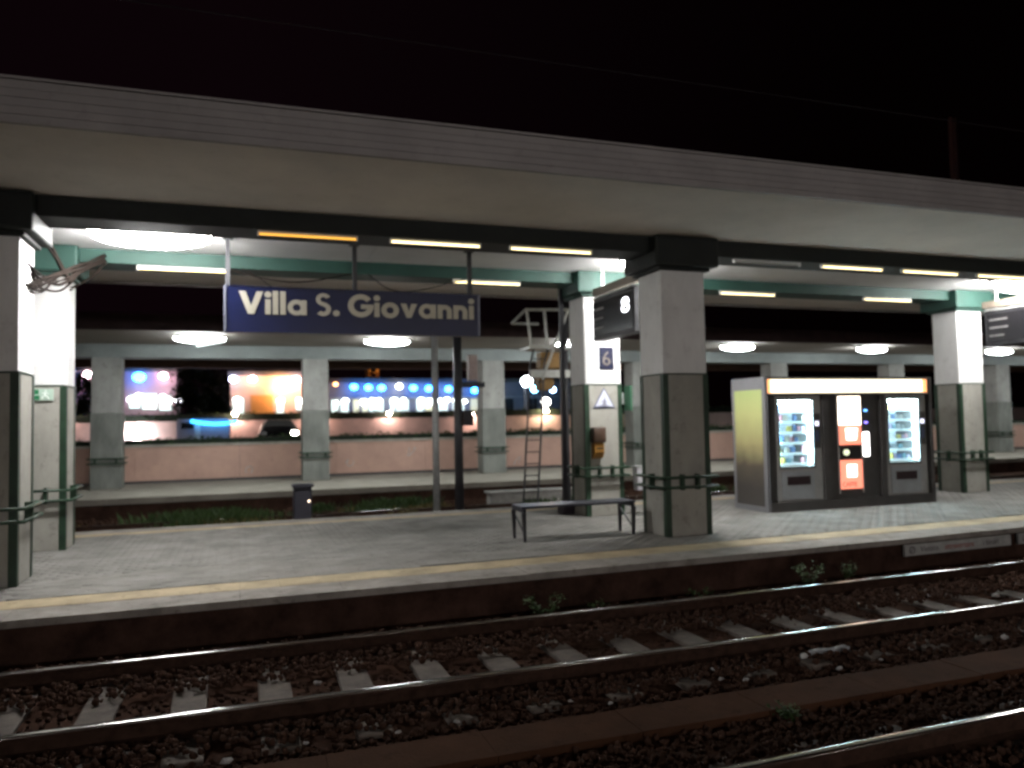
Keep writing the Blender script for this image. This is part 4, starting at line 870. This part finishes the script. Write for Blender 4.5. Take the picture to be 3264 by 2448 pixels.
# ------------------------------------------------------------------ litter
LIT = [(1.52,7.75,.04),(2.36,6.98,.025),(.59,6.54,.045),(-.3,5.88,.035),(1.45,5.94,.045),(1.41,5.33,.035),(-.08,5.25,.05),(-.68,5.60,.05),(8.06,6.64,.06),(7.4,6.91,.07),(6.36,7.9,.06),(6.64,5.4,.06),(3.69,5.62,.06),(4.02,5.55,.06),(3.59,5.40,.035),(4.62,5.25,.04),(3.76,5.31,.04),(1.0,5.3,.03),(2.3,5.4,.03),(5.6,5.45,.05),(2.9,5.5,.03),(.4,5.35,.03),(2.55,5.25,.028),(5.1,5.3,.03)]
def scr_u(q):
    v = Vector((q[0], q[1], -2.05)); return v.dot(Rv)/v.dot(Fv)
LIT.sort(key=scr_u)
for i, (x, y, r) in enumerate(LIT):
    r *= .5
    mb = MB(); mb.ball((x, y, -.385+r*.2), r, 7, 5, (1.5, .9, .6)); mb.v = [(a+random.uniform(-.35, .35)*r, b+random.uniform(-.35, .35)*r, c+random.uniform(-.45, .2)*r) for a, b, c in mb.v]
    o = obj('litter_scrap', mb, litter_m); tag(o, 'crumpled pale paper scrap on the ballast, '+NTH[i]+' from the left', 'litter', 'paper scraps on the ballast')
bt_ = thing('crushed_bottle', 'crushed clear bottle lying along the near rail, right of centre', 'litter', (4.8, 5.55, -.40))
mb = MB().tube([(4.55, 5.57, -.36), (4.62, 5.58, -.355), (4.72, 5.60, -.35), (4.85, 5.57, -.355), (4.97, 5.60, -.35), (5.02, 5.6, -.35)], [.012, .030, .020, .028, .024, .014], 8); mb.v = [(a+random.uniform(-.012, .012), b+random.uniform(-.012, .012), c+random.uniform(-.012, .012)) for a, b, c in mb.v]
obj('bottle_body', mb, mat('clear_plastic', (.34, .36, .38), .25, var=.3, scale=20), bt_); obj('cap', MB().tube([(4.51, 5.565, -.36), (4.55, 5.57, -.36)], .022, 8), plastic_w, bt_)

# ------------------------------------------------------------------ overhead line
cm = thing('catenary_mast', 'barely visible rusty mast against the black sky at the right', 'mast', (35, 30, GZ))
for s in (-.16, .16): obj('mast_post', MB().box(35+s-.04, 29.9, GZ, 35+s+.04, 30.1, 17), mat('rusty_mast', (.10, .04, .025), .7), cm)
for k in range(20): obj('lattice', MB().tube([(34.84, 30, 4+k*.65), (35.16, 30, 4.65+k*.65)], .025, 4), MATS['rusty_mast'], cm)
for y, z, l_ in ((6.58, 5.05, 'thin overhead wire above the near track'), (17.3, 7.6, 'thin overhead wire above the trench track')):
    tag(obj('overhead_wire', MB().tube([(-20, y, z), (10, y, z-.05), (40, y, z)], .005, 5), void_m), l_, 'wire')

# ------------------------------------------------------------------ the platform the photographer stands on (behind the camera)
rp_ = obj('rear_platform', MB().box(-16, -15, GZ-.05, 26, 1.25, 0), p2floor_m); kind(rp_, 'structure', 'platform from which the scene is viewed')
rc = thing('rear_canopy', 'canopy over the platform behind the viewer', 'canopy', (4, -7, 4.6))
obj('roof_slab', MB().box(-16, -14.5, 4.6, 26, .35, 4.9), soffit_m, rc)
for x in (-6.5, 2.2, 10.9): obj('support_column', MB().box(x, -7, .001, x+.7, -6.3, 4.598), white_paint, rc)
for x in (-7, -1.5, 4, 9.5, 15): tube_lamp('rear_lamp', 'tube lamp under the canopy behind the viewer', x, -11.5, 3.55, 1.45, tube_rear, 'lamps behind the viewer', True)
